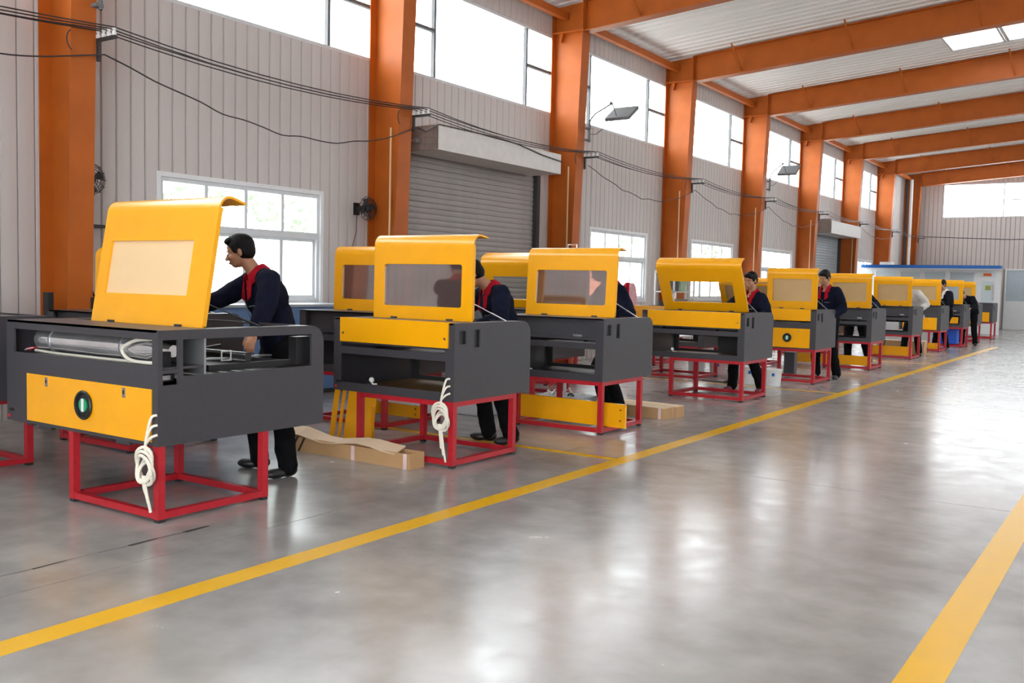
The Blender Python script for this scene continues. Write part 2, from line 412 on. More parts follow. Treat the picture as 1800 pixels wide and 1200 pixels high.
for k in range(-2, KMAX+1):
    yk = YK(k); hw = .125
    c = thing('steel_column', ordn[k], 'column', (0, yk, 0), 'orange steel columns along the left wall')
    zc = 5.67; xi0, xi1, xo = -8.46, -8.285, XL+.005
    B().prism([(xo+.012, 0), (xi0-.012, 0), (xi1-.012, zc), (xo+.012, zc)], 'y', -.006, .006).link('web', 'orange', c)
    B().box(xo, xo+.014, -hw, hw, 0, 6.1).link('outer_flange', 'orange', c)
    B().prism([(xi0-.014, 0), (xi0, 0), (xi1, zc), (xi1-.014, zc)], 'y', -hw, hw).link('inner_flange', 'orange', c)
    B().box(xo-.0, xi1+.02, -hw-.01, hw+.01, zc-.0, zc+.022).link('cap_plate', 'orange', c)
    B().prism([(xo+.014, zc+.02), (xi1, zc+.02), (xi1, rz(xi1)), (xo+.014, rz(xo))], 'y', -.006, .006).link('knee_web', 'orange', c)
    B().box(xi1-.014, xi1, -hw, hw, zc+.02, rz(xi1)-.01).link('knee_flange', 'orange', c)
    B().prism([(xo+.16, zc-.14), (xo+.2, zc), (xo+.12, zc)], 'y', -.09, -.006).link('gusset', 'orange', c)
    B().box(xo-.0, xi0+.06, -hw-.03, hw+.03, 0, .02).link('base_plate', 'orange', c)
    r = thing('roof_rafter', beamn[k], 'rafter', (0, yk, 0), 'orange roof rafters')
    for sgn in (-1, 1):
        x0 = xi1+.002; x1 = 0
        def bz(x): return 5.672+.0730*(x-xi1)
        pts = [(sgn*-x0, bz(x0)), (0, bz(0)), (0, rz(0)-.015), (sgn*-x0, rz(x0)-.015)]
        B().prism(pts, 'y', -.006, .006).link('web', 'orange', r)
        B().prism([(sgn*-x0, bz(x0)-.014), (0, bz(0)-.014), (0, bz(0)), (sgn*-x0, bz(x0))], 'y', -.11, .11).link('bottom_flange', 'orange', r)
        B().prism([(sgn*-x0, rz(x0)-.015), (0, rz(0)-.015), (0, rz(0)), (sgn*-x0, rz(x0))], 'y', -.11, .11).link('top_flange', 'orange', r)
        if sgn == -1:
            for xb in (-7.35, -5.15, -2.95, -.75):
                B().tube([(xb, -.42, rz(xb)+.0), (xb+.08, -.02, bz(xb)+.05)], .02, 4).link('flange_brace', 'orange', r)
# eave strut along the wall, with a dark gap line
for k in range(KMIN, KMAX):
    yk = YK(k)
    if k == 5: pass
    B().box(-8.72, -8.62, yk+.02, yk+BAY-.02, 5.90, 5.98).box(-8.64, -8.62, yk+.02, yk+BAY-.02, 5.98, 6.02).link('trim_%d' % (k+5), 'orange', kind='structure')
# ---------------------------------------------------------------- roof
def zr(x): return 6.19+.0768*(8.45-abs(x))
def roof(sgn, name, openings, label=None):
    x_out = 9.1; cuts = sorted({0.0, x_out, *[abs(q) for o in openings for q in (o[0], o[1])]})
    b = B(); p = .245; yy = YB-.2
    while yy < YE+.2:
        for a, c in zip(cuts[:-1], cuts[1:]):
            mid = (a+c)/2
            if any(min(abs(o[0]), abs(o[1])) < mid < max(abs(o[0]), abs(o[1])) and o[2] < yy+p/2 < o[3] for o in openings): continue
            prof = [(0, 0), (.15, 0), (.17, .03), (.225, .03), (p, 0)]
            vs = []; fs = []
            for dy, dz in prof:
                for x in (a, c): vs.append((sgn*x, yy+dy, zr(x)+dz))
            for i_ in range(4): fs.append((2*i_, 2*i_+1, 2*i_+3, 2*i_+2))
            b.add(vs, fs)
        yy += p
    return b
skys = [(-3.97, -2.93, 19.4, 22.3), (-2.90, -1.86, 19.4, 22.3)]
ce = roof(-1, 'ceiling', skys).link('ceiling', 'roof', kind='structure')
bb = roof(1, 'ceiling', [(2.0, 4.0, 8, 30)]).link('roof_slope', 'roof', ce)
# light-tight top sheet
tb = B()
for a, c in ((-9.3, -3.97), (-1.86, 0)):
    tb.add([(a, YB-.3, zr(a)+.06), (c, YB-.3, zr(c)+.06), (c, YE+.3, zr(c)+.06), (a, YE+.3, zr(a)+.06)], [(0, 1, 2, 3)])
for a, c in ((YB-.3, 19.4), (22.3, YE+.3)):
    tb.add([(-3.97, a, zr(-3.97)+.06), (-1.86, a, zr(-1.86)+.06), (-1.86, c, zr(-1.86)+.06), (-3.97, c, zr(-3.97)+.06)], [(0, 1, 2, 3)])
tb.add([(-2.93, 19.4, zr(-2.93)+.055), (-2.90, 19.4, zr(-2.90)+.055), (-2.90, 22.3, zr(-2.90)+.055), (-2.93, 22.3, zr(-2.93)+.055)], [(0, 1, 2, 3)])
tb.link('roof_topping', 'roof', ce)
for n_, (x0, x1, y0, y1) in enumerate(skys):
    o = B().plate('z', 0, .05, (0, x1-x0, 0, y1-y0), [(.04, x1-x0-.04, .04, y1-y0-.04)]).link('window_%d' % (30+n_), 'alu', kind='structure', loc=(x0, y0, zr(x0)-.01))
    o.rotation_euler = (0, -math.atan(.0768), 0)
    b = B(); q = .03
    while q < y1-y0-.05: b.box(.03, x1-x0-.03, q, q+.16, .02, .026).box(.03, x1-x0-.03, q+.16, q+.2, .03, .036); q += .2
    b.link('skylight_sheet', 'skylight', o)
o = B().box(2.0, 4.0, 8, 30, 0, .02).link('window_32', 'skylight', kind='structure')  # unseen skylight added on the right slope to bring in more light
for v in o.data.vertices: v.co.z += zr(v.co.x)+.01
# ---------------------------------------------------------------- right, rear and end walls
rh = [(YK(k)+.2, YK(k+1)-.2, 4.3, 5.7) for k in range(1, KMAX)]
wr = B().plate('x', XR, XR+T, (YB, YE, 0, 6.35), rh).link('wall_right', 'clad', kind='structure')
for n_, h in enumerate(rh):
    o = B().plate('x', XR+.02, XR+.08, h, [(h[0]+.05, (h[0]+h[1])/2-.02, 4.35, 5.65), ((h[0]+h[1])/2+.02, h[1]-.05, 4.35, 5.65)]).link('window_%d' % (40+n_), 'alu', kind='structure')
    B().box(XR+.045, XR+.052, h[0]+.05, h[1]-.05, 4.35, 5.65).link('pane', 'glass', o)
B().plate('y', YB-T, YB, (XL-T, XR+T, 0, 6.9), [(-2.0, 7.0, 0, 4.4)]).link('wall_front', 'clad', kind='structure')
ew = [(-7.54, -.9, 4.40, 5.76), (-5.13, 3.0, 1.09, 2.34)]
wb = B().plate('y', YE+.02, YE+T, (XL-T, XR+T, 0, 6.9), ew).link('wall_back', 'joint', kind='structure')
b = B(); x = XL
def estrip(b, x0, x1, z0, z1):
    g = .006; y = YE
    b.add([(x0+g, y+.02, z0), (x0+g+.006, y+.002, z0), (x1-g-.006, y+.002, z0), (x1-g, y+.02, z0),
           (x0+g, y+.02, z1), (x0+g+.006, y+.002, z1), (x1-g-.006, y+.002, z1), (x1-g, y+.02, z1)],
          [(0, 1, 5, 4), (1, 2, 6, 5), (2, 3, 7, 6), (0, 3, 2, 1), (4, 5, 6, 7)])
while x < XR:
    x1 = x+PW; m_ = x+PW/2
    if -7.54 < m_ < -.9: estrip(b, x, x1, 0 if m_ < -5.13 else 2.36, 4.40); estrip(b, x, x1, 5.76, 6.85)
    elif m_ < -5.13 or m_ > 3: estrip(b, x, x1, 0, 6.85)
    else: estrip(b, x, x1, 2.36, 6.85)
    x = x1
b.link('cladding', 'clad', wb, kind='stuff')
B().box(-5.13, 3.0, YE-.01, YE+.03, 0, 1.06).link('trim_30', 'white', kind='structure')
h = ew[0]
o = B().plate('y', YE+.02, YE+.08, h, [(h[0]+.04, -5.34, h[2]+.04, h[3]-.04), (-5.30, -3.0, h[2]+.04, 5.06), (-5.30, -3.0, 5.10, h[3]-.04), (-2.96, h[1]-.04, h[2]+.04, h[3]-.04)]).link('window_20', 'alu', kind='structure')
B().box(h[0]+.03, h[1]-.03, YE+.05, YE+.056, h[2]+.03, h[3]-.03).link('pane', 'glass', o)
h = ew[1]
o = B().plate('y', YE-.02, YE+.06, (h[0], h[1], h[2]-.03, h[3]+.03), [(h[0]+.05+q*2.0, h[0]+1.97+q*2.0, h[2]+.02, h[3]-.03) for q in range(4)]).link('window_21', 'white', kind='structure')
B().box(h[0]+.03, h[1]-.03, YE+.02, YE+.03, h[2], h[3]).link('pane', 'film', o)
# downpipes in the far left corner
for n_, (xx, rr, mm) in enumerate(((-8.72, .05, 'greyd'), (-8.55, .06, 'white'))):
    tag(B().cyl((xx, 41.0, 0), (xx, 41.0, 5.9), rr, 12).link('downpipe', mm), ['dark vertical downpipe in the far left corner', 'white vertical downpipe beside the last column'][n_], 'pipe')
# ---------------------------------------------------------------- outside
B().box(-60, XL-T, -30, 80, -.3, -.15).link('ground', 'ground', kind='structure')
random.seed(11)
for n_, (ty, tx, hh) in enumerate([(9.9, -14.5, 4.2), (15.3, -15.5, 4.6), (21.5, -15, 4.4), (27.5, -16, 4.8), (33.5, -15, 4.5)]):
    t = thing('tree', ['pale green tree outside the nearest window', 'pale green tree outside between the near window and shutter', 'tree outside the window past the near shutter', 'tree outside the third lower window', 'tree outside beyond the third lower window'][n_], 'tree', (tx, ty, -.15))
    B().tube([(0, 0, 0), (.05, .02, 1.2), (0, .1, 2.4)], [.14, .1, .05], 8).link('trunk', 'bark', t)
    b = B()
    for q in range(1400):
        a = random.uniform(0, 2*PI); u = random.uniform(-1, 1); rr = random.uniform(.5, 1)**.5*1.7
        p = V((rr*math.cos(a)*math.sqrt(1-u*u)*1.1, rr*math.sin(a)*math.sqrt(1-u*u)*1.5, 3.6+u*1.1))
        d = V((random.uniform(-1, 1), random.uniform(-1, 1), random.uniform(-1, 1))).normalized()*.12; e = d.orthogonal().normalized()*.06
        b.add([p-d, p+e, p+d, p-e], [(0, 1, 2, 3)])
    b.link('foliage', 'leaf', t, smooth='raw', kind='stuff')
# ---------------------------------------------------------------- engraving machines on stands
def stand(label, x0, x1, y0, y1, h, top=True, group='red steel stands under the machines'):
    t = thing('machine_stand', label, 'stand', (x0, y0, 0), group)
    W, D, q = x1-x0, y1-y0, .046
    for (x, y) in ((0, 0), (W-q, 0), (0, D-q), (W-q, D-q)):
        B().box(x, x+q, y, y+q, .018, h).link('leg', 'red', t)
        B().box(x+.002, x+q-.002, y+.002, y+q-.002, 0, .018).link('foot', 'rubber', t)
    zt = [(.02, .02+q*.85)] + ([(h-q*.8, h)] if top else [])
    for (a, b_) in zt:
        for y in (0, D-q): B().box(q, W-q, y+.002, y+q-.002, a, b_).link('rail', 'red', t)
        for x in (0, W-q): B().box(x+.002, x+q-.002, q, D-q, a, b_).link('rail', 'red', t)
    return t
def rhole(b, ax, a, c, u0, u1, w0, w1, r):          # small fillets that round the corners of a hole
    for (u, w, su, sw) in ((u0, w0, 1, 1), (u1, w0, -1, 1), (u1, w1, -1, -1), (u0, w1, 1, -1)):
        pts = [(u, w)]+[(u+su*r*(1-math.sin(t)), w+sw*r*(1-math.cos(t))) for t in [PI/2*i/4 for i in range(5)]]
        b.prism(pts, ax, a, c)
def fan(par, x, z, y=0, r=.085):
    f = B().ring((x, y-.008, z), V((0, 1, 0)), r*.93, .010, 28, 6)
    f.cyl((x, y-.004, z), (x, y+.001, z), r*.93, 28)
    o = f.link('fan_guard', 'black', par)
    B().cyl((x, y-.012, z), (x, y-.004, z), r*.48, 24).link('fan_hub', 'green', o)
    B().box(x-.012, x+.012, y-.0145, y-.0125, z-r*.46, z+r*.46).link('fan_label', 'white', o)
def lid(par, x0, x1, yb, zb, h1, r, tipl, tilt, win, winm, strut=None, corner=0, seam=True, handle=False):
    L = bpy.data.objects.new('lid', None); C.objects.link(L); L.parent = par; L.location = (x0, yb, zb); L.rotation_euler = (tilt, 0, 0)
    Wd = x1-x0; t = .014
    b = B().plate('y', 0, t, (0, Wd, 0, h1), [win] if win else [])
    if corner and win: rhole(b, 'y', 0, t, *win, corner)
    n = 8; ou = []; inn = []
    for i in range(n+1):
        a = PI/2*1.08*i/n
        ou.append((r-r*math.cos(a), h1+r*math.sin(a))); inn.append((r-(r-t)*math.cos(a), h1+(r-t)*math.sin(a)))
    a = PI/2*1.08; dx, dz = math.sin(a), math.cos(a)
    ou.append((ou[-1][0]+dx*tipl, ou[-1][1]+dz*tipl)); inn.append((inn[-1][0]+dx*tipl, inn[-1][1]+dz*tipl))
    vs = []; fs = []; m_ = len(ou)
    for x in (0, Wd):
        vs += [(x, p[0], p[1]) for p in ou]+[(x, p[0], p[1]) for p in inn]
    for i in range(m_-1):
        fs += [(i, i+1, 2*m_+i+1, 2*m_+i), (m_+i, 3*m_+i, 3*m_+i+1, m_+i+1), (i, m_+i, m_+i+1, i+1), (2*m_+i, 2*m_+i+1, 3*m_+i+1, 3*m_+i)]
    fs.append((m_-1, 2*m_-1, 4*m_-1, 3*m_-1)); b.add(vs, fs)
    # returned edges down both sides
    b.box(0, .012, t, .03, 0, h1); b.box(Wd-.012, Wd, t, .03, 0, h1); b.box(0, Wd, t, .03, 0, .012)
    me = b.link('lid_shell', 'yellow', L, smooth=True)
    if win:
        u0, u1, w0, w1 = win
        B().box(u0-.015, u1+.015, t+.0005, t+.0045, w0-.015, w1+.015).link('window_pane', winm, L)
    if handle:
        B().tube([(Wd*.42, .05, h1+r), (Wd*.42, .05, h1+r+.03), (Wd*.52, .05, h1+r+.03), (Wd*.52, .05, h1+r)], .006, 6).link('handle', 'steel', L)
    return L
def machine(label, x1, yf, zb, W=1.24, D=1.03, H=.588, style='bare', lidspec=None, side='grey', sub='', cuts=None, panel=True, grp='yellow and grey engraving machines'):
    x0 = x1-W
    m = thing('engraving_machine', label, 'engraving machine', (x0, yf, zb), grp)
    t = .014; rr = .11
    if cuts is None: cuts = [(.055, .145, .43, .53), (.24, .32, .40, .535)]
    # side panels with a rounded operator-side shoulder
    for (xa, xb, nm) in ((W-t, W, 'R'), (0, t, 'L')):
        b = B().plate('x', xa, xb, (0, D-rr, 0, H), cuts if nm == 'R' else [])
        arc = [(D-rr, 0), (D, 0), (D, H-rr)]+[(D-rr+rr*math.cos(a), H-rr+rr*math.sin(a)) for a in [PI/2*i/5 for i in range(1, 6)]]
        b.prism(arc, 'x', xa, xb); b.link('side_panel', 'grey', m)
    B().box(W-t-.02, W-t-.004, .03, .36, .38, H-.03).link('inner_baffle', 'black', m) if style != 'tube' else None
    pw = .085
    if style == 'tube':
        B().plate('y', 0, .014, (t, W-t, 0, H), [(.09, W-.055, .45, .60), (.25, W-.055, .022, .322)]).link('rear_frame', 'grey', m)
    elif style == 'closed':
        B().plate('y', 0, .014, (t, W-t, 0, H), [(pw, W-pw, .03, .30), (pw, W-pw, .40, H-.01)]).link('rear_frame', 'grey', m)
    else:
        B().plate('y', 0, .014, (t, W-t, 0, H), [(pw, W-pw, .068, .30), (pw, W-pw, .358, .385)]+([(pw, W-pw, .405, H-.012)])).link('rear_frame', 'grey', m)
    # top sheet with the working opening
    ly = .34 if style != 'tube' else .36
    B().plate('z', H-.014, H, (t, W-t, 0, D-.12), [(.11, W-.11, ly+.04, D-.13)]).link('top_plate', 'grey', m)
    # operator-side lower panel, floor and partition
    if style == 'tube':
        B().plate('y', D-.016, D-.002, (t, W-t, 0, .40), []).link('operator_panel', 'grey', m)
        B().box(t, W-t, .32, .334, .39, H-.015).link('bay_back', 'galv', m)
        B().box(t, W-t, .016, .32, .43, .444).link('tube_shelf', 'grey', m)
        B().box(t, W-t, .335, D-.02, .33, .344).link('bed', 'greyd', m)
    else:
        B().plate('y', D-.03, D-.016, (t, W-t, 0, .44), [(.07, .64, .055, .235)]).link('operator_panel', 'greyd', m)
        B().box(t, W-t, .016, D-.035, .30, .312).link('bed', 'greyd', m)
    B().box(t, W-t, .016, D-.035, .0, .02).link('bottom_plate', 'board' if (style == 'bare' and panel) else 'greyd', m)
    # gantry
    g = B(); zz = (.39 if style == 'tube' else .33)
    for xg in (.10, W-.14): B().box(xg, xg+.04, ly+.06, D-.10, zz, zz+.04).link('guide_rail', 'black', m)
    B().box(.12, W-.12, D*.56, D*.56+.05, zz+.045, zz+.10).link('gantry_beam', 'black', m)
    B().box(.12, W-.12, D*.56-.004, D*.56, zz+.085, zz+.095).box(.12, W-.12, D*.56-.004, D*.56, zz+.05, zz+.056).link('linear_rail', 'steel', m)
    hd = B().box(W*.55, W*.55+.09, D*.56-.05, D*.56+.09, zz+.05, zz+.15).cyl((W*.55+.045, D*.56-.02, zz), (W*.55+.045, D*.56-.02, zz+.06), .018, 12).link('laser_head', 'black', m)
    B().box(W*.55+.01, W*.55+.05, D*.56-.053, D*.56-.05, zz+.09, zz+.115).link('head_label', 'redc', hd)
    # top / lower yellow panels
    def screws(par, xs_, z, y):
        for x in xs_: B().cyl((x, y-.004, z), (x, y, z), .009, 10).link('screw', 'steel', par)
    if style == 'bare' and panel:
        p = B().box(pw-.006, W-pw+.03, -.012, .0, .40, H-.004).box(pw-.006, W-pw+.03, -.012, .05, H-.004, H+.004).link('top_cover', 'yellow', m)
        screws(p, (pw+.03, W-pw-.0), .47, -.012)
    elif style == 'bare':
        B().box(pw-.02, W-pw+.02, .05, .062, .40, H-.015).link('recessed_bay', 'grey', m)
        B().box(pw, W-pw, .014, .05, .395, .405).link('bay_shelf', 'grey', m)
        B().box(W*.72, W*.80, .03, .045, .41, .43).link('bracket', 'galv', m)
    elif style == 'closed':
        if panel:
            p = B().box(pw, W-pw, -.012, .0, .42, H-.004).box(pw, W-pw, -.012, .05, H-.004, H+.004).link('top_cover', 'yellow', m)
            screws(p, (W-pw-.04,), .45, -.012)
        else: B().box(pw-.02, W-pw+.02, .03, .042, .39, H-.012).link('recessed_bay', 'grey', m)
        p = B().box(pw+.0, W-pw, -.012, .0, .02, .305).link('lower_cover', 'yellow', m)
        if sub == 'fan': fan(m, W-.42, .165, -.012, .062)
        screws(p, (W-pw-.17,), .27, -.012)
    if style == 'bare' and sub != 'nobits':
        B().tube([(pw+.16, .07, .312), (pw+.3, .10, .318), (W*.6, .08, .32), (W-.2, .12, .316)], .008, 6).link('wiring', 'black', m)
        b = B().ball((W*.30, .05, .10), .022).tube([(W*.30, .05, .08), (W*.32, .04, .068), (W*.34, .06, .07)], .006, 6)
        b.link('wire_connector', 'porcelain', m)
    # mains sockets low on the left post
    b = B()
    for i in range(4): b.box(.028+.014*i, .038+.014*i, -.004, .001, .062, .082)
    b.link('socket', 'black', m)
    B().box(.022, .04, -.008, .0, .022, .04).link('switch', 'redc', m)
    if lidspec:
        L = lid(m, **lidspec)
        st = lidspec.get('strut')
        a = V((lidspec['x1']-.01, lidspec['yb']+.03-math.sin(lidspec['tilt'])*.16, H+.14)); e = V((lidspec['x1']+.035, min(D-.14, lidspec['yb']+.44), H-.01))
        mid = a.lerp(e, .5)
        B().tube([a, mid], .0045, 6).tube([mid, e], .008, 6).link('gas_strut', 'black' if st == 'black' else 'steel', m)
        # hinge blocks
        for x in (lidspec['x0']+.2, lidspec['x1']-.25): B().box(x, x+.06, lidspec['yb']-.012, lidspec['yb'], H, H+.014).link('hinge', 'greyd', m)
    return m
SL = {}
# machine 1: large, tube bay open
stand('red stand under the nearest machine, hoses hanging beside its front leg', -5.49, -4.602, 3.262, 4.06, .4345, top=False)
m1 = machine('nearest large grey machine with exposed glass laser tube and papered lid', -4.60, 3.26, .435, 1.60, 1.27, .655, 'tube',
    dict(x0=.36, x1=1.50, yb=.37, zb=.655, h1=.735, r=.085, tipl=.10, tilt=-.17, win=(.10, .95, .19, .535), winm='paper', strut='black'),
    cuts=[(.03, .13, .43, .60), (.03, .13, .345, .41), (.165, 1.235, .39, .60)])
p = B().box(.25, 1.545, -.006, .006, .022, .322).link('lower_cover', 'yellow', m1)
fan(m1, .89, .175, -.006, .085)
for x in (.48, 1.29):
    q = B().box(x-.014, x+.014, -.010, -.006, .255, .312).link('latch', 'steel', p)
    B().box(x-.005, x+.005, -.013, -.010, .275, .297).link('keyhole', 'black', p)
b = B().box(.38, .52, .0, .03, -.02, .0).box(1.2, 1.33, .0, .03, -.02, .0).box(.2, .26, .02, .06, -.016, .0); b.link('bottom_bracket', 'greyd', m1)
B().box(1.47, 1.54, 1.08, 1.2, .40, .58).link('controller_box', 'black', m1)
for i in range(5): B().box(.16, 1.44, .44+i*.11, .452+i*.11, .350, .362).link('bed_bar', 'galv', m1)
B().tube(sm([(1.40, .42, .45), (1.1, .5, .47), (.9, .75, .47), (.95, .95, .50)]), .010, 6).link('drag_chain', 'black', m1)
B().box(1.30, 1.34, .45, 1.05, .445, .455).link('drive_belt', 'steel', m1)
B().plate('x', 1.36, 1.366, (.62, .70, .435, .50), [(.628, .692, .443, .492)]).link('end_cap_frame', 'porcelain', m1)
tb = bpy.data.objects.new('laser_tube', None); C.objects.link(tb); tb.parent = m1; tb.location = (.12, .16, .528)
B().tube([(.0, 0, 0), (.02, 0, 0), (.05, 0, 0), (1.22, 0, 0), (1.27, 0, 0), (1.40, 0, 0)], [.012, .04, .072, .072, .05, .035], 24).link('glass_envelope', 'tube', tb, smooth=True)
B().tube([(.08, 0, 0), (1.3, 0, 0)], .018, 14).link('inner_bore', 'steel', tb, smooth=True)
b = B()
for i in range(7):
    b.ring((1.08+.03*i, .0, 0), V((1, .2*(i % 2), .1)), .026+.008*(i % 3), .004, 16, 6)
b.link('cooling_coil', 'steel', tb, smooth=True)
B().ball((-.03, 0, .0), .024, 16, 10).link('red_cap', 'redc', tb, smooth=True)
for x in (.22, .98): B().ring((x, 0, 0), V((1, 0, 0)), .075, .005, 24, 6).box(x-.012, x+.012, -.03, .03, -.085, -.06).link('tube_clamp', 'galv', tb)
B().tube(sm([(1.30, -.03, .065), (1.17, -.085, .055), (1.05, -.095, 0), (1.10, -.095, -.055), (1.22, -.09, -.07), (1.40, -.08, -.066)]), .011, 8).link('water_hose', 'hose', tb, smooth=True)
B().tube([(.03, -.05, -.07), (.3, -.06, -.076), (.7, -.05, -.078), (1.1, -.06, -.076), (1.38, -.05, -.078)], .009, 8).link('water_hose', 'hose', tb, smooth=True)
for i in range(3):
    B().tube([(-.15+.05*i, -.05, -.075), (-.08+.03*i, -.03, -.06), (-.02, -.02+.01*i, -.055), (.03, .0, -.02+.01*i)], .0035, 6).link('wire', ['redc', 'porcelain', 'redc'][i], tb)
B().box(1.508, 1.555, .03, .14, .36, .40).box(1.52, 1.55, .05, .12, .44, .53).link('mirror_mount', 'black', m1)
B().box(1.556, 1.560, .05, .11, .37, .395).link('mirror', 'steel', m1)
def S_(label, x1, y0, h, W=.98, D=.84, **k): return stand(label, x1-W, x1, y0, y0+D, h, **k)
def std_lid(tilt, yb=.36, win='lidglass', h1=.565, corner=.02, r=.085, tip=.085, x0=.09, x1=1.12, handle=False, wz=(.115, .455), wx=.11):
    return dict(x0=x0, x1=x1, yb=yb, zb=.588, h1=h1, r=r, tipl=tip, tilt=tilt, win=(wx, (x1-x0)-wx, *wz), winm=win, strut='w', corner=corner, handle=handle)
rows = [  # label words, x right, y front, style, panel, sub, lid
 ('second machine in the front row, yellow top cover and brown see-through lid window', -4.31, 5.58, .50, 'bare', True, '', std_lid(-.01, .37, h1=.60, tip=.10, wz=(.105, .445)), 'box'),
 ('third machine in the front row, dark top bay and brown see-through lid window', -4.24, 7.74, .495, 'bare', False, '', std_lid(-.06, .42, h1=.60, handle=True, tip=.09), 'tray'),
 ('machine with its lid tilted forward and a clear empty lid window, woman behind', -4.157, 11.13, .50, 'bare', True, '', std_lid(.50, .66, 'clear', h1=.62, corner=0, tip=.06, x0=.0, x1=1.17, wx=.15, wz=(.12, .43)), 'bucket'),
 ('machine with yellow covers above and below and a round fan, tan lid window', -4.157, 14.03, .51, 'closed', True, 'fan', std_lid(.05, .40, 'paperd', h1=.53, corner=0, x0=.03, x1=.80, wx=.085), 'fan'),
 ('sixth machine in the front row, plain grey front, hand resting on its side', -4.156, 17.28, .495, 'bare', False, 'nobits', std_lid(.06, .40, 'paperd', h1=.53, corner=0, x0=.03, x1=.80, wx=.085), 'six'),
 ('seventh machine in the front row, plain grey front, worker in pale shirt behind', -4.184, 20.73, .50, 'bare', False, 'nobits', std_lid(.08, .42, 'paperd', h1=.53, corner=0, x0=.03, x1=.80, wx=.085), 'seven'),
 ('eighth machine in the front row, grey top bay over a yellow lower cover', -4.204, 23.89, .495, 'closed', False, '', std_lid(.10, .42, 'paperd', h1=.53, corner=0, x0=.07, x1=.82, wx=.10), 'eight'),
 ('ninth machine in the front row, blue-grey lid window, blue crate under it', -4.12, 26.4, .51, 'bare', False, 'nobits', std_lid(.10, .42, 'bluef', h1=.53, corner=0, x0=.07, x1=.82, wx=.10), 'nine'),
 ('tenth machine in the front row, yellow lid low behind the bending worker', -4.24, 29.3, .505, 'closed', False, '', std_lid(.10, .42, 'paperd', h1=.53, corner=0, x0=.07, x1=.80, wx=.10), 'ten'),
 ('farthest machine, closed, yellow lower cover, no raised lid', -4.182, 31.9, .515, 'closed', False, '', None, 'last')]
stn = ['red stand under the second machine, behind the opened carton', 'red stand with a yellow tray lying in it', 'red stand with white buckets behind it', 'red stand under the machine with the round fan', 'red stand under the sixth machine', 'red stand under the seventh machine', 'red stand under the eighth machine', 'red stand beside the blue crate', 'red stand under the tenth machine', 'red stand under the farthest machine']
for (lab, x1, yf, zb, st, pn, sb, ls, _), sl in zip(rows, stn):
    wd = {'box': 1.24, 'tray': 1.24, 'bucket': 1.38}.get(_, .92)
    S_(sl, x1-.002, yf+.002, zb-.0005, W=.98 if wd > 1 else .82)
    machine(lab, x1, yf, zb, W=wd, style=st, panel=pn, sub=sb, lidspec=ls)
# second row, nearer the wall
back = [  # label, stand label, x right, y front, zb, style, panel, lid
 ('dark machine at the left picture edge with its shell open', 'red stand at the left picture edge', -6.62, 2.88, .50, 'bare', False, std_lid(.9, .70, None, h1=.45, x0=.1, x1=1.1)),
 ('machine almost hidden behind the nearest papered lid', 'red stand behind the nearest machine', -6.50, 4.42, .50, 'bare', False, std_lid(-.02, .37, 'paper', h1=.46, corner=0)),
 ('second-row machine left of the second machine, its lid window dark purple-brown', 'red stand with yellow panels across its foot', -5.82, 6.62, .50, 'bare', False, std_lid(-.02, .38, 'lidglass', h1=.56)),
 ('second-row machine with its lid tipped far forward behind the bending man', 'red stand seen through the third machine', -5.95, 9.35, .50, 'bare', False, std_lid(.55, .70, 'clear', h1=.62, corner=0, x0=.08, x1=1.0)),
 ('second-row machine with yellow top cover left of the clear-window machine', 'red stand in the second row near the buckets', -5.60, 13.3, .50, 'bare', True, None),
 ('second-row machine half hidden behind the woman, lid partly open', 'red stand in the second row behind the woman', -5.70, 16.6, .50, 'bare', False, std_lid(.5, .5, 'paperd', h1=.40, corner=0)),
 ('second-row machine behind the fan machine, lid up', 'red stand in the second row behind the man with open collar', -5.65, 20.0, .50, 'bare', False, std_lid(.1, .42, 'paperd', h1=.50, corner=0)),
]
for lab, sl, x1, yf, zb, st, pn, ls in back:
    if ls and ls['winm'] is None: ls = None
    S_(sl, x1-.1, yf+.002, zb-.0005, group='red steel stands in the second row')
    machine(lab, x1, yf, zb, style=st, panel=pn, lidspec=ls, grp='second-row machines nearer the wall', sub='nobits')
# bare red stands further back
for n_, (x1, y0) in enumerate([(-6.9, 11.0), (-7.3, 15.2), (-7.3, 18.4)]):
    S_(['empty red stand near the wall past the near shutter', 'empty red stand near the wall behind the rack', 'empty red stand near the wall further back'][n_], x1, y0, .5, group='empty red stands near the wall')
# ---------------------------------------------------------------- silicone hoses hung at the machine corners
def hose(label, x, y, z, s=1.0, long=.53):
    t = thing('hose_bundle', label, 'hose', (x, y, z))
    for i, (dz, dx) in enumerate(((0, 0), (-.055, .004), (-.11, .004))):
        B().tube(sm([(dx, .012, dz), (-.018, -.014, dz-.015), (-.045-.004*i, -.026, -.13-.02*i), (-.055+.012*i, -.028, -.21*s)]), .008, 8).link('hose_end', 'hose', t, smooth=True)
    for i in range(5):
        R = .080*s-.006*i; c = V((-.060+.008*i, -.03-.010*(i % 3), -.27*s-.014*i)); pts = []
        for k in range(25):
            a = 2*PI*k/24; pts.append(c+V((R*math.cos(a)*(.85+.05*i), .01*math.sin(2*a+i), R*math.sin(a)*1.12)))
        B().tube(pts, .0095, 8, False).link('hose_loop', 'hose', t, smooth=True)
    for i in range(3):
        B().tube(sm([(-.060+.012*i, -.035, -.34*s), (-.045+.008*i, -.042, -.40), (-.035+.022*i, -.036, -long+.05*(2-i))]), .0085, 8).link('hose_tail', 'hose', t, smooth=True)
hose('coil of milky white hoses hanging from the nearest machine corner', -4.605, 3.245, .615, 1.0, .54)
hose('coil of milky white hoses hanging from the second machine corner', -4.345, 5.565, .675, 1.0, .62)

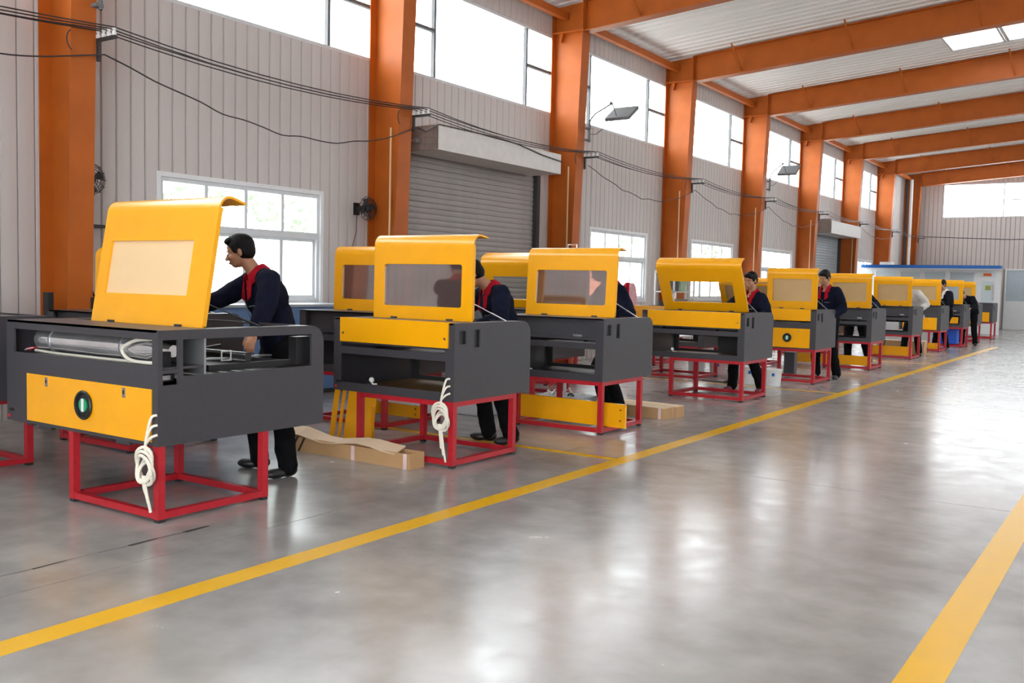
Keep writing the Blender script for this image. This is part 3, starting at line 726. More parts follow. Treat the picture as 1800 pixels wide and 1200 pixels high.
# ---------------------------------------------------------------- floor clutter
def carton(label, loc, L, Wd, H, rot, flap=True, marks=(.82, .9)):
    t = thing('carton', label, 'cardboard box', loc, 'long flat cartons on the floor', (0, 0, rot))
    q = .006
    b = B().box(0, L, 0, q, 0, H).box(0, L, Wd-q, Wd, 0, H).box(0, q, q, Wd-q, 0, H).box(L-q, L, q, Wd-q, 0, H).box(q, L-q, q, Wd-q, 0, q)
    b.link('carton_body', 'card', t)
    if flap:
        n = 10; vs = []; fs = []
        for i in range(n+1):
            x = L*.98*i/n-.12; z = H+.012+.02*math.sin(i*1.1)
            vs += [(x, -.01, z-.006), (x, Wd*.72, z+.03+.012*math.sin(i*.8))]
        for i in range(n): fs.append((2*i, 2*i+2, 2*i+3, 2*i+1))
        o = B().add(vs, fs).link('open_flap', 'cardl', t); sd = o.modifiers.new('s', 'SOLIDIFY'); sd.thickness = .006
        B().box(q, L-q, q, Wd-q, H*.55, H*.6).link('inner_flap', 'cardl', t)
    else:
        B().box(0, L, 0, Wd*.49, H, H+.005).box(0, L, Wd*.51, Wd, H, H+.005).link('top_flap', 'cardl', t)
    for f_ in marks:
        x = L*(1-f_)
        B().prism([(x, 0), (x+.022, 0), (x+.022+.07, H), (x+.07, H)], 'y', -.0015, 0).link('printed_stripe', 'rubber', t)
    B().box(L-.065, L-.03, -.0015, 0, 0, H).link('tape', 'pinkb', t)
    B().box(L*.55, L*.55+.035, -.0015, 0, 0, H).link('tape', 'pinkb', t)
carton('opened long cardboard box in front of the second machine', (-5.86, 5.36, 0), 1.335, .165, .115, -.012, True, (.90, .96))
carton('front one of two long cardboard boxes behind the yellow tray', (-5.93, 9.22, 0), 1.69, .19, .115, -.075, False, (.63, .68))
carton('rear one of two long cardboard boxes behind the yellow tray', (-5.95, 9.44, 0), 1.75, .19, .115, -.075, False, (.9,))
carton('long brown box on the floor behind the seventh machine', (-5.25, 22.35, 0), 1.0, .3, .30, .0, False, (.9,))
def ytray(label, loc, L, H, rot, dep=.14):
    t = thing('sheet_cover', label, 'sheet metal part', loc, None, (0, 0, rot))
    B().box(0, L, 0, .01, 0, H).link('face', 'yellow', t)
    B().box(0, L, .01, dep, H-.008, H).box(0, L, .01, dep, 0, .008).link('flange', 'yellow', t) if dep < .1 else B().box(0, L, .01, .03, H-.012, H).link('flange', 'yellow', t)
    B().box(L-.01, L, .01, .03, 0, H).link('end_lip', 'yellow', t)
    B().cyl((L-.05, -.003, H*.75), (L-.05, 0, H*.75), .008, 8).cyl((L-.05, -.003, H*.3), (L-.05, 0, H*.3), .008, 8).link('screw_hole', 'black', t)
    return t
ytray('long yellow tray standing on edge through the third stand', (-5.30, 7.96, .06), 1.22, .225, -.045)
ytray('yellow cover plate standing under the sixth machine', (-5.6, 17.52, .06), 1.40, .17, -.0)
ytray('yellow cover plate standing under the seventh machine', (-5.0, 20.95, .06), .78, .19, 0)
ytray('small yellow plate under the eighth machine', (-4.5, 24.1, .06), .22, .14, 0)
ytray('yellow cover lying across the second-row stand left of the second machine', (-6.85, 7.1, .06), .95, .12, 0)
t = thing('leaning_panels', 'yellow sheet panels leaning under the second machine', 'sheet metal part', (-6.0, 5.98, 0))
for i, (x, wd, tl) in enumerate(((0, .055, .05), (.07, .03, .06), (.115, .33, .02))):
    y0 = .03*i; q = .02
    B().add([(x, y0, 0), (x+wd, y0, 0), (x+wd+q, y0+.06, .485), (x+q, y0+.06, .485), (x, y0+.012, 0), (x+wd, y0+.012, 0), (x+wd+q, y0+.072, .485), (x+q, y0+.072, .485)],
        [(0, 1, 2, 3), (7, 6, 5, 4), (0, 4, 5, 1), (2, 6, 7, 3), (1, 5, 6, 2), (0, 3, 7, 4)]).link('sheet_panel', 'yellow', t)
    if i == 2: B().box(x+wd-.02, x+wd, y0+.012, y0+.04, 0, .3).link('edge_lip', 'yellow', t)
# fittings heaped beside the tray
random.seed(5)
t = thing('fittings_tray', 'white carton of loose fittings and a small fan behind the yellow tray', 'box', (-5.55, 8.72, 0))
B().plate('z', 0, .20, (0, .55, 0, .3), [(.008, .542, .008, .292)]).box(.008, .542, .008, .292, 0, .01).link('tray_body', 'white', t)
for i in range(14):
    x, y = random.uniform(.04, .48), random.uniform(.03, .25); a = random.uniform(0, PI); l = random.uniform(.03, .09)
    B().tube([(x, y, .19), (x+l*math.cos(a), y+l*math.sin(a)*.4, .21+random.uniform(0, .07))], random.uniform(.006, .014), 8).link('fitting', random.choice(['porcelain', 'hose', 'steel', 'porcelain']), t)
B().cyl((.27, .08, .02), (.27, .08, .50), .016, 12).link('white_tube', 'porcelain', t)
B().ring((.37, .04, .19), V((0, 1, .1)), .035, .01, 20, 6).cyl((.37, .035, .19), (.37, .045, .19), .018, 14).link('small_fan', 'black', t)
for i in range(7):
    B().tube([(.06+.012*i, .1, .50-.01*i), (.055+.012*i, .1, .36), (.05+.016*i, .11, .26+.01*i)], .005, 6).link('red_wire', 'redc', t)
B().box(.04, .16, .08, .12, .48, .5).link('wire_hanger', 'black', t)
# buckets
def bucket(label, x, y, r=.15, h=.26, m='bucket'):
    t = thing('plastic_bucket', label, 'bucket', (x, y, 0), 'white plastic buckets on the floor')
    b = B().tube([(0, 0, 0), (0, 0, h)], [r*.86, r], 28); b.link('bucket_body', m, t, smooth=True)
    B().ring((0, 0, h-.01), V((0, 0, 1)), r+.004, .007, 28, 6).link('rim', m, t, smooth=True)
    B().box(r*.3-.01, r*.3+.03, -r*.955, -r*.90, h*.6, h*.78).link('blue_label', 'bluec', t)
    B().tube([(-r, 0, h*.9)]+[(-r*math.cos(PI*i/8), -r*.5*math.sin(PI*i/8)-.01, h*.9-.1*math.sin(PI*i/8)) for i in range(1, 8)]+[(r, 0, h*.9)], .003, 6).link('bail_handle', 'steel', t)
bucket('white plastic bucket behind the woman, left one of the near pair', -4.93, 13.45, .16, .26)
bucket('white plastic bucket behind the woman, right one of the near pair', -4.58, 13.45, .13, .24)
bucket('pink-tinged plastic bucket seen through the stand', -5.82, 14.45, .14, .24, 'pinkb')
bucket('white plastic bucket farther left behind the stand', -6.25, 14.6, .15, .26)
t = thing('plastic_crate', 'large white plastic crate on the floor behind the second machine', 'crate', (-6.16, 7.95, 0))
B().add([(0, 0, 0), (.42, 0, 0), (.42, .3, 0), (0, .3, 0), (-.03, -.03, .27), (.45, -.03, .27), (.45, .33, .27), (-.03, .33, .27)], [(0, 3, 2, 1), (4, 5, 6, 7), (0, 1, 5, 4), (1, 2, 6, 5), (2, 3, 7, 6), (3, 0, 4, 7)]).link('crate_body', 'bucket', t, bevel=.015)
B().plate('z', .27, .285, (-.045, .465, -.045, .345), [(-.02, .44, -.02, .32)]).link('rim', 'bucket', t)
t = thing('plastic_crate', 'tall bright blue plastic crate under the ninth machine', 'crate', (-4.80, 26.66, 0.07))
B().box(0, .50, 0, .4, 0, .40).link('crate_body', 'bluecr', t, bevel=.02)
B().plate('z', .40, .42, (-.015, .515, -.015, .415), [(.02, .48, .02, .38)]).link('rim', 'bluecr', t)
t = thing('plastic_crate', 'purple plastic bin beside the ninth machine', 'crate', (-4.70, 28.35, 0))
B().box(0, .3, 0, .3, 0, .42).link('crate_body', 'purple', t, bevel=.02)
B().plate('z', .42, .435, (-.01, .31, -.01, .31), [(.02, .28, .02, .28)]).link('rim', 'purple', t)
t = thing('ground_bracket', 'black flat steel bracket lying behind the clear-window machine', 'bracket', (-5.6, 13.3, 0))
B().box(0, .42, 0, .03, 0, .012).box(.36, .44, -.04, .08, 0, .03).link('bar', 'rubber', t)
t = thing('grey_pedestal', 'dark grey box pedestal standing under the fan machine', 'pedestal', (-5.05, 15.35, 0))
B().box(0, .17, 0, .15, .0, .36).link('pedestal_body', 'grey', t, bevel=.004); B().box(-.01, .18, -.01, .16, .36, .37).link('pedestal_top', 'grey', t)
# ---------------------------------------------------------------- things along the wall
t = thing('tool_cabinet', 'long blue steel cabinet under the nearest window', 'cabinet', (XL+.01, 5.6, 0))
B().box(0, .5, 0, 3.1, .06, 1.06).link('cabinet_body', 'bluem', t)
B().box(-.0, .53, -.02, 3.12, 1.06, 1.09).link('cabinet_top', 'bluef', t)
B().box(.02, .46, .03, 3.07, 0, .06).link('plinth', 'greyd', t)
for i in range(4):
    d = B().box(.5, .515, .03+i*.77, .77+i*.77, .1, 1.03).link('door', 'bluem', t); B().box(.515, .53, .70+i*.77, .72+i*.77, .5, .65).link('handle', 'steel', d)
def wallfan(label, y, z):
    t = thing('wall_fan', label, 'fan', (XL, y, z))
    B().cyl((0, 0, 0), (.16, 0, 0), .035, 12).box(.0, .02, -.05, .05, -.08, .08).link('bracket', 'black', t)
    B().cyl((.12, 0, 0), (.24, 0, 0), .05, 14).link('motor', 'black', t)
    b = B()
    for i in range(9): b.ring((.22+.03*math.cos(i), 0, 0), V((1, 0, 0)), .02+.0165*i, .0035, 28, 4)
    for i in range(14):
        a = 2*PI*i/14; b.tube([(.255, 0, 0), (.25, .09*math.cos(a), .09*math.sin(a)), (.22, .165*math.cos(a), .165*math.sin(a)), (.17, .14*math.cos(a), .14*math.sin(a))], .003, 4)
    b.link('guard', 'black', t)
    for i in range(4):
        a = PI/2*i+.4; c_, s_ = math.cos(a), math.sin(a)
        B().add([(.19, 0, 0), (.20, .13*c_-.04*s_, .13*s_+.04*c_), (.215, .14*c_, .14*s_), (.235, .12*c_+.05*s_, .12*s_-.05*c_)], [(0, 1, 2, 3)]).link('blade', 'greyd', t)
    B().tube([(.02, 0, -.08), (.03, -.02, -.3), (.02, -.10, -.55), (.02, -.12, -1.0)], .004, 6).link('cord', 'cable', t)
wallfan('round black wall fan right of the nearest column', 5.40, 2.32)
wallfan('round black wall fan left of the near shutter column', 9.33, 2.33)
def flood(label, y, ang=0):
    t = thing('floodlight', label, 'lamp', (-8.285, y, 3.95))
    B().cyl((.05, .10, -.12), (.05, .10, .20), .02, 10).tube([(.05, .10, .2), (.06, .13, .28), (.10, .22, .38), (.16, .42, .50), (.2, .55, .58)], .013, 8).link('bracket_arm', 'mull', t, smooth=True)
    B().box(-.01, .07, .04, .12, -.10, -.07).box(-.01, .07, .04, .12, .10, .13).link('clamp', 'mull', t)
    pts = [(.22, .70, .34), (.22, 1.30, .60), (.22, 1.33, .56), (.22, .73, .29)]
    hd = B().add([(.05, .62, .36), (.05, .98, .60), (.05, 1.01, .55), (.05, .65, .31), (.52, .62, .36), (.52, .98, .60), (.52, 1.01, .55), (.52, .65, .31)],
        [(0, 1, 2, 3), (7, 6, 5, 4), (0, 4, 5, 1), (1, 5, 6, 2), (2, 6, 7, 3), (3, 7, 4, 0)]).link('lamp_housing', 'mull', t)
    B().add([(.09, .675, .318), (.09, .995, .532), (.48, .995, .532), (.48, .675, .318)], [(0, 1, 2, 3)]).link('lamp_face', 'greyd', t, smooth='raw')
    B().tube([(.2, .55, .58), (.2, .62, .60), (.25, .68, .40)], .01, 6).ball((.2, .57, .60), .03).link('joint', 'mull', t)
    B().tube(sm([(.05, .12, .02), (.08, .24, .03), (.10, .34, .08), (.2, .55, .28), (.25, .70, .36)]), .006, 6).link('supply_cable', 'cable', t)
flood('floodlight on a curved arm at the column right of the near shutter', YK(0))
flood('floodlight on a curved arm at the third column past the near shutter', YK(2))
flood('floodlight arm at the top of the nearest column', YK(-2))
# insulators with the cable bundle
ZI = 3.60
for k in range(-2, KMAX+1):
    t = thing('insulator_bracket', 'insulator bracket on the ' + ordn[k].replace('orange steel ', '').replace(', ', ' ')[:60], 'bracket', (-8.40, YK(k)+.126, ZI))
    B().box(.0, .34, .0, .03, -.04, -.01).box(.05, .08, -.0, .03, -.22, -.04).link('arm', 'greyd', t)
    for i in range(4):
        B().tube([(.06+.085*i, .015, -.01), (.06+.085*i, .015, .02), (.06+.085*i, .015, .03), (.06+.085*i, .015, .055)], [.022, .022, .012, .022], 12).link('insulator', 'porcelain', t, smooth=True)
    B().ring((.03, -.20, -.07), V((1, .3, 0)), .10, .006, 20, 6).link('cable_loop', 'cable', t)
for i in range(4):
    pts = []
    for k in range(-3, KMAX+1):
        y = YK(k)+.126+.015; x = -8.34+.085*i; pts.append((x, y, ZI+.065))
        if k < KMAX:
            for q in range(1, 8):
                f_ = q/8; pts.append((x, y+BAY*f_, ZI+.065-.10*4*f_*(1-f_)*(1+.12*((i*5+k) % 3))))
    tag(B().tube(pts, .0065, 5).link('power_cable', 'cable', smooth=True), ['outermost', 'second', 'third', 'innermost'][3-i]+' of the four black cables strung along the columns', 'cable', 'black cables strung along the columns')
sag = {-3: (.35, 0), -2: (.62, .04), -1: (.25, .02), 0: (.55, .05), 1: (.5, .03), 2: (.5, .02), 3: (.3, 0), 4: (.3, 0)}
for n_, k in enumerate(sorted(sag)):
    pts = []; d, e = sag[k]
    if k in (-1, 3): continue
    for q in range(17):
        f_ = q/16; pts.append((-8.27-.1*math.sin(PI*f_), YK(k)+.16+BAY*f_, ZI-.16-d*.9*4*f_*(1-f_)*(.6+.4*f_*1.5)*.8+.02*math.sin(q*2.2)*math.sin(PI*f_)))
    tag(B().tube(sm(pts, 3), .0075, 5).link('slack_cable', 'cable', smooth=True), ['slack grey cable entering at the left picture edge', 'slack cable sagging across the wall above the nearest window', '', 'slack cable sagging past the near shutter column', 'slack cable sagging two bays past the near shutter', 'slack cable three bays past the near shutter', 'slack cable above the far shutter', 'slack cable past the far shutter'][n_], 'cable')
tag(B().tube([(-8.27, YK(-1)+.16, ZI-.18), (-8.28, 10.0, ZI-.20), (-8.29, 10.30, ZI-.06), (-8.27, 11.6, 3.545), (-8.27, 12.2, 3.52), (-8.27, 12.9, 3.44), (-8.262, 13.5, 3.40)], .010, 5).link('slack_cable', 'cable', smooth=True), 'cable lying over the near shutter hood', 'cable')
tag(B().tube([(-8.1, 41.3, 3.62), (-5, 41.6, 3.5), (-1, 41.6, 3.55), (4, 41.6, 3.6)], .014, 5).link('end_cable', 'cable', smooth=True), 'black cable crossing the far end wall', 'cable')
for k in (-1, 0, 1, 2, 3, 4):
    tag(B().box(-8.50, -8.48, YK(k)-.142, YK(k)-.126, 0.8, 3.4).link('conduit', 'paper'), 'pale conduit strip down the ' + ordn[k].replace('orange steel ', '').replace(', ', ' ')[:64], 'conduit', None)
# dark tools leaning on the nearest column
t = thing('steel_bars', 'dark steel bars leaning against the nearest column', 'steel bar', (-8.30, YK(-2)-.35, 0))
B().box(-.15, -.06, .0, .05, 0, 1.22).link('bar', 'black', t); B().box(.12, .15, .3, .33, 0, 1.18).link('bar', 'black', t)
t = thing('tool_rack', 'dark wall rack with hung tools beside the nearest column', 'rack', (XL+.02, 5.25, 0))
B().box(0, .03, 0, .75, 1.86, 1.89).box(.0, .08, .55, .65, 1.6, 2.05).link('rack_bar', 'black', t)
B().tube([(.05, .0, 1.6), (.07, .2, 1.3), (.06, .35, 1.0)], .012, 6).link('hung_cable', 'cable', t)
B().box(0, .22, .0, .33, 0, 1.1).link('rack_box', 'greyd', t)
# white metal rack with supplies
t = thing('storage_rack', 'white metal rack with supplies right of the second lower window', 'rack', (-8.2, 16.95, 0))
for (x, y) in ((0, 0), (.4, 0), (0, .95), (.4, .95)): B().box(x, x+.03, y, y+.03, 0, 1.7).link('post', 'white', t)
for z in (.4, .85, 1.28, 1.66): B().box(0, .43, 0, .98, z, z+.02).link('shelf', 'white', t)
def small(name, mm, label, cat, x, y, z, sx, sy, sz, rim=True):
    tt = thing(name, label, cat, (x, y, z)); B().box(0, sx, 0, sy, 0, sz).link('body', mm, tt, bevel=.006); 
    if rim: B().box(-.004, sx+.004, -.004, sy+.004, sz-.012, sz+.004).link('top_edge', mm, tt)
    return tt
small('supply_box', 'white', 'white box on top of the white rack', 'box', -8.15, 17.3, 1.682, .3, .4, .16)
for n_, (y, z, mm, lab) in enumerate([(17.05, 1.302, 'greyd', 'dark box on the upper rack shelf, near end'), (17.45, 1.302, 'leaf', 'green bag of supplies on the upper rack shelf'), (17.05, .872, 'greyd', 'dark bin on the middle rack shelf, near end'), (17.5, .872, 'hoodend', 'brown bin on the middle rack shelf, far end')]):
    small('supply_box', mm, lab, 'box', -8.14, y, z, .28, .3, .24+.03*(n_ % 2))
t = thing('hung_coat', 'red and pink cloth hanging left of the white rack', 'cloth', (-8.45, 16.4, 0))
B().cyl((0, 0, 0), (0, 0, 1.44), .018, 8).box(-.12, .12, -.12, .12, 0, .02).link('coat_stand', 'greyd', t)
b = B()
for i in range(12):
    a = 2*PI*i/12; b.tube(sm([(.03*math.cos(a), .05*math.sin(a), 1.42), (.06*math.cos(a), .13*math.sin(a), 1.30), (.09*math.cos(a), .17*math.sin(a), .98), (.09*math.cos(a), .20*math.sin(a), .70)]), .035+.012*(i % 3), 6)
b.link('pink_cloth', 'pink', t, smooth=True)
b = B()
for i in range(6):
    a = 2*PI*i/6; b.tube(sm([(.02, -.12+.02*math.sin(a), 1.44), (.05*math.cos(a), -.17+.05*math.sin(a), 1.34), (.05*math.cos(a), -.17+.06*math.sin(a), 1.18)]), .028, 6)
b.link('red_cloth', 'collar', t, smooth=True)
# bench under windows past the rack with small items
t = thing('work_bench', 'dark bench along the wall under the second lower window bay', 'bench', (-8.35, 19.6, 0))
B().box(0, .6, 0, 3.4, .98, 1.03).link('bench_top', 'greyd', t)
for (x, y) in ((.02, .05), (.54, .05), (.02, 3.3), (.54, 3.3)): B().box(x, x+.05, y, y+.05, 0, .98).link('leg', 'red', t)
small('carton_small', 'orangesign', 'orange box on the dark bench', 'box', -8.2, 21.6, 1.03, .3, .5, .08)
tt = thing('spray_bottle', 'pink-red bottle standing on the dark bench', 'bottle', (-8.1, 20.7, 1.03))
B().tube([(0, 0, 0), (0, 0, .16), (0, 0, .2), (0, 0, .24)], [.05, .05, .02, .02], 14).link('bottle_body', 'redc', tt, smooth=True); B().box(-.02, .05, -.015, .015, .24, .28).link('trigger', 'pink', tt)
small('parts_tray', 'paperd', 'cream tray on the dark bench', 'tray', -8.2, 21.0, 1.03, .35, .4, .05)
# ---------------------------------------------------------------- site office at the far end
CY = 35.5
of = thing('site_office', 'white partition office with blue canopy at the far end', 'office', (XL, CY, 0))
Wc = -4.45-XL
posts = [0, .36, 1.19, 1.98, 2.80, 3.70, Wc-.12]
B().plate('y', 0, .06, (0, Wc, 0, 2.2), [(a+.05, c-.05, 1.08, 2.12) for a, c in zip(posts[:-2], posts[1:-1])]+[(3.80, 4.28, 0.0, 2.12)]).link('front_wall', 'white', of)
for a, c in zip(posts[:-2], posts[1:-1]):
    B().plate('y', -.01, .03, (a+.05, c-.05, 1.08, 2.12), [(a+.075, c-.075, 1.11, 2.09)]).link('window_frame', 'white', of)
    B().box(a+.06, c-.06, .02, .026, 1.09, 2.11).link('window_pane', 'cabglass', of)
d = B().plate('y', -.01, .035, (3.80, 4.28, .02, 1.88), [(3.86, 4.22, 1.08, 1.80)]).box(3.80, 4.28, 0, .03, 1.88, 1.93).link('office_door', 'white', of)
B().box(3.85, 4.23, .01, .016, 1.07, 1.81).link('door_pane', 'cabglass', d); B().box(3.80, 4.28, .01, .016, 1.93, 2.12).link('transom_pane', 'cabglass', of)
B().box(4.20, 4.23, -.05, -.01, 1.15, 1.70).link('door_handle', 'steel', d)
s1 = B().box(3.90, 4.16, -.02, -.012, 1.965, 2.07).link('orange_sign', 'orangesign', of)
for i in range(4): B().box(3.935+.055*i, 3.965+.055*i, -.0235, -.0205, 1.99, 2.045).link('sign_mark', 'redc', s1)
s2 = B().box(3.98, 4.15, -.02, -.012, 1.50, 1.66).link('lime_notice', 'lime', of)
for i in range(2): B().box(4.0, 4.13, -.0225, -.0205, 1.54+.05*i, 1.56+.05*i).link('notice_line', 'hoodend', s2)
B().box(3.66, 3.72, .06, 5.3, 0, 2.2).link('side_wall', 'white', of)
B().box(0, Wc+.02, -.42, .02, 2.21, 2.32).link('canopy', 'bluec', of)
B().box(0, Wc+.02, -.40, 0, 2.18, 2.21).link('canopy_soffit', 'white', of)
B().box(0, 3.72, .02, 5.3, 2.2, 2.26).link('office_roof', 'hood', of)
B().box(.3, 3.4, 1.2, 1.25, .6, 1.9).link('inner_board', 'film', of)
tag(B().box(-9.0+.4, -8.2, CY+1.0, CY+1.5, 2.262, 2.46).link('roof_carton', 'white', bevel=.01), 'white box lying on the office roof near the wall', 'box')
# ---------------------------------------------------------------- people
def remesh(b, name, m, par, voxel, disp=0, smooth=4, origin=V((0, 0, 0))):
    me = b.mesh('tmp', m); o = bpy.data.objects.new('tmp', me); C.objects.link(o)
    md = o.modifiers.new('r', 'REMESH'); md.mode = 'VOXEL'; md.voxel_size = voxel
    sm = o.modifiers.new('s', 'SMOOTH'); sm.factor = .5; sm.iterations = smooth
    if disp:
        tx = bpy.data.textures.new('t', 'CLOUDS'); tx.noise_scale = .11; tx.noise_depth = 1
        d = o.modifiers.new('d', 'DISPLACE'); d.texture = tx; d.strength = disp; d.mid_level = .5
    dg = bpy.context.evaluated_depsgraph_get(); dg.update()
    nm = bpy.data.meshes.new_from_object(o.evaluated_get(dg)); bpy.data.objects.remove(o)
    nm.transform(Matrix.Translation(-origin)); nm.materials.clear(); nm.materials.append(M[m] if isinstance(m, str) else m)
    nm.polygons.foreach_set('use_smooth', [True]*len(nm.polygons))
    q = bpy.data.objects.new(name, nm); C.objects.link(q); q.parent = par; return q
def limb(b, pts, rs, n=14):
    P_ = []; R_ = []
    for i in range(len(pts)-1):
        a, c = V(pts[i]), V(pts[i+1])
        for k in range(4):
            f = k/4; P_.append(a.lerp(c, f)); R_.append(rs[i]*(1-f)+rs[i+1]*f)
    P_.append(V(pts[-1])); R_.append(rs[-1]); b.tube(P_, R_, n)
    for p, r in zip(pts, rs): b.ball(p, r*.99, 12, 8)
def ik(a, c, l1, l2, pole):
    a, c = V(a), V(c); d = c-a; L = min(d.length, (l1+l2)*.995); u = d.normalized(); c = a+u*L
    x = (l1*l1-l2*l2+L*L)/(2*L); h = math.sqrt(max(0, l1*l1-x*x)); p = V(pole); p = (p-u*p.dot(u)).normalized()
    return a+u*x+p*h, c
def basis(f, up=V((0, 0, 1))):
    f = V(f).normalized(); l = V(up).cross(f).normalized(); return f, l, f.cross(l)
def person(label, base, pelvis, neck, head, face, bodydir, hands, feet, toes, top='navy', collar='collar', trous='trouser', shoes='shoe', woman=False, vox=.009, s=1.0, elbow=None, tilt=None, curl=.6):
    base = V((base[0], base[1], 0)); t = thing('person', label, 'person', base)
    pelvis, neck, head = V(pelvis), V(neck), V(head)
    bf, bl, bu = basis(bodydir); sp = (neck-pelvis).normalized()
    tf = (bf-sp*bf.dot(sp)).normalized(); tl = sp.cross(tf)
    ff, fl_, fu = basis(face, tilt if tilt is not None else V((0, 0, 1)))
    shw = (.178 if woman else .200)*s
    sh = {q: neck-sp*.055*s+tl*shw*q for q in (1, -1)}
    hip = {q: pelvis+tl*.092*s*q-V((0, 0, .02)) for q in (1, -1)}
    elb = {}; han = {}; kn = {}; an = {}
    for q in (1, -1):
        pole = elbow[q] if elbow and q in elbow else (bl*q*.6-bf*.7-V((0, 0, .5)))
        elb[q], han[q] = ik(sh[q], hands[q], .285*s, .25*s, pole)
        an[q] = V((feet[q][0], feet[q][1], .085)); kn[q], a2 = ik(hip[q], an[q], .43*s, .43*s, bf+V((0, 0, .1))); 
    # ---- body: head, neck, trunk, arms with hands, legs in one surface
    b = B()
    rot = Matrix((ff, fl_, fu)).transposed()
    def H(x, y, z): return head+ff*x*s+fl_*y*s+fu*z*s
    b.ball(H(-.008, 0, .025), (.096*s, .074*s, .092*s), 20, 14, rot)
    b.ball(H(.030, 0, -.035), (.062*s, .060*s, .078*s), 18, 12, rot)
    b.ball(H(.052, 0, -.082), (.034*s, .036*s, .028*s), 14, 10, rot)
    b.ball(H(.080, 0, -.005), (.012*s, .045*s, .014*s), 12, 8, rot)          # brow
    b.tube([H(.088, 0, .004), H(.100, 0, -.020), H(.112, 0, -.036)], [.008*s, .011*s, .013*s], 10)   # nose
    b.ball(H(.108, 0, -.037), (.013*s, .017*s, .010*s), 10, 8, rot)
    b.ball(H(.089, 0, -.062), (.011*s, .024*s, .007*s), 10, 6, rot); b.ball(H(.088, 0, -.073), (.010*s, .020*s, .007*s), 10, 6, rot)
    for q in (1, -1):
        b.ball(H(.060, .038*q, -.028), (.026*s, .022*s, .022*s), 10, 8, rot)
        b.ball(H(-.010, .074*q, -.012), (.018*s, .009*s, .031*s), 12, 8, rot)
    limb(b, [H(-.02, 0, -.06), neck+(H(-.02, 0, -.06)-neck)*.3, neck-sp*.06], [.052*s, .054*s, .062*s])
    limb(b, [pelvis, pelvis.lerp(neck, .45), pelvis.lerp(neck, .8)], [.105*s, .098*s, .112*s])
    for q in (1, -1):
        limb(b, [sh[q]-tl*q*.04, elb[q], han[q]], [.048*s, .037*s, .026*s])
        limb(b, [hip[q], kn[q], an[q]], [.078*s, .052*s, .038*s])
        # hand
        d = (han[q]-elb[q]).normalized(); sd = d.cross(V((0, 0, 1))); sd = sd.normalized() if sd.length > .1 else tl; dn = sd.cross(d); dn = dn if dn.z < 0 else -dn
        pal = han[q]+d*.045*s
        b.ball(pal, (.046*s, .038*s, .016*s), 12, 8, Matrix((d, sd, dn)).transposed())
        for k in range(4):
            ln = (.036, .042, .039, .030)[k]*s; o = pal+d*.038*s+sd*(k-1.5)*.020*s
            e1 = (d+dn*curl*.5).normalized(); e2 = (d+dn*curl*1.5).normalized()
            b.tube([pal+sd*(k-1.5)*.017*s, o, o+e1*ln, o+e1*ln+e2*ln*.8], [.0095*s, .0095*s, .0088*s, .0075*s], 8)
        ts = -q; o = pal-d*.018*s+sd*.030*s*(1 if sd.dot(tl)*q < 0 else -1); sd2 = (o-pal); sd2 = (sd2-d*sd2.dot(d)).normalized()
        b.tube([pal-d*.02*s, o+sd2*.012*s, o+sd2*.026*s+d*.028*s+dn*.012, o+sd2*.026*s+d*.055*s+dn*.024], [.012*s, .0115*s, .010*s, .008*s], 8)
    body = remesh(b, 'body', 'skin', t, vox*.8, 0, 2, base)
    # ---- face details
    for q in (1, -1):
        e = B().ball(H(.074, .031*q, -.006), .0115*s, 12, 8).link('eye', 'eye', body, smooth=True, loc=-base)
        B().ball(H(.083, .032*q, -.006), .006*s, 10, 6).link('iris', 'iris', body, smooth=True, loc=-base)
        B().tube([H(.086, .014*q, .016), H(.088, .032*q, .020), H(.078, .052*q, .014)], [.003*s, .0042*s, .0025*s], 6).link('eyebrow', 'hair', body, loc=-base)
    B().tube([H(.091, -.024, -.067), H(.101, 0, -.066), H(.091, .024, -.067)], [.002, .0052*s, .002], 6).link('lips', 'lip', body, loc=-base)
    # ---- hair
    b = B()
    b.ball(H(-.020, 0, .040), (.100*s, .083*s, .090*s), 20, 14, rot)
    b.ball(H(-.040, 0, .000), (.076*s, .079*s, .085*s), 18, 12, rot)
    b.ball(H(.045, 0, .088), (.050*s, .062*s, .030*s), 14, 10, rot)
    for q in (1, -1): b.ball(H(.018, .069*q, .030), (.030*s, .012*s, .042*s), 10, 8, rot)
    if woman: b.ball(H(-.10, 0, .03), (.035*s, .05*s, .05*s), 12, 8, rot); b.ball(H(.05, .04, .07), (.035*s, .03*s, .03*s), 10, 8, rot)
    remesh(b, 'hair', 'hair', t, vox, .012, 1, base)
    # ---- trousers
    b = B(); limb(b, [pelvis+sp*.06, pelvis-V((0, 0, .03))], [.125*s, .12*s])
    for q in (1, -1):
        limb(b, [hip[q]+V((0, 0, .03)), hip[q].lerp(kn[q], .5), kn[q], kn[q].lerp(an[q], .5), an[q]-V((0, 0, .01))], [.105*s, .094*s, .078*s, .074*s, .068*s])
        b.ball(an[q]-V((0, 0, .0)), (.072*s, .072*s, .05), 12, 8)
    remesh(b, 'trousers', trous, t, vox*1.25, .022, 3, base)
    # ---- jacket
    b = B(); rt = Matrix((tf, tl, sp)).transposed()
    Lt = (neck-pelvis).length
    b.ball(pelvis+sp*.02, (.145*s, .185*s, .15*s), 18, 12, rt)
    b.ball(pelvis+sp*Lt*.35-tf*.005, (.148*s, .188*s, .20*s), 18, 12, rt)
    b.ball(pelvis+sp*Lt*.66-tf*.012, (.148*s, .200*s, .18*s), 18, 12, rt)
    b.ball(neck-sp*.10*s-tf*.02, (.115*s, .18*s, .11*s), 18, 12, rt)
    limb(b, [sh[1]-tl*.03, neck-sp*.035-tf*.025, sh[-1]+tl*.03], [.074*s, .076*s, .074*s])
    b.tube([pelvis-sp*.13, pelvis-sp*.05], [.175*s, .178*s], 20)
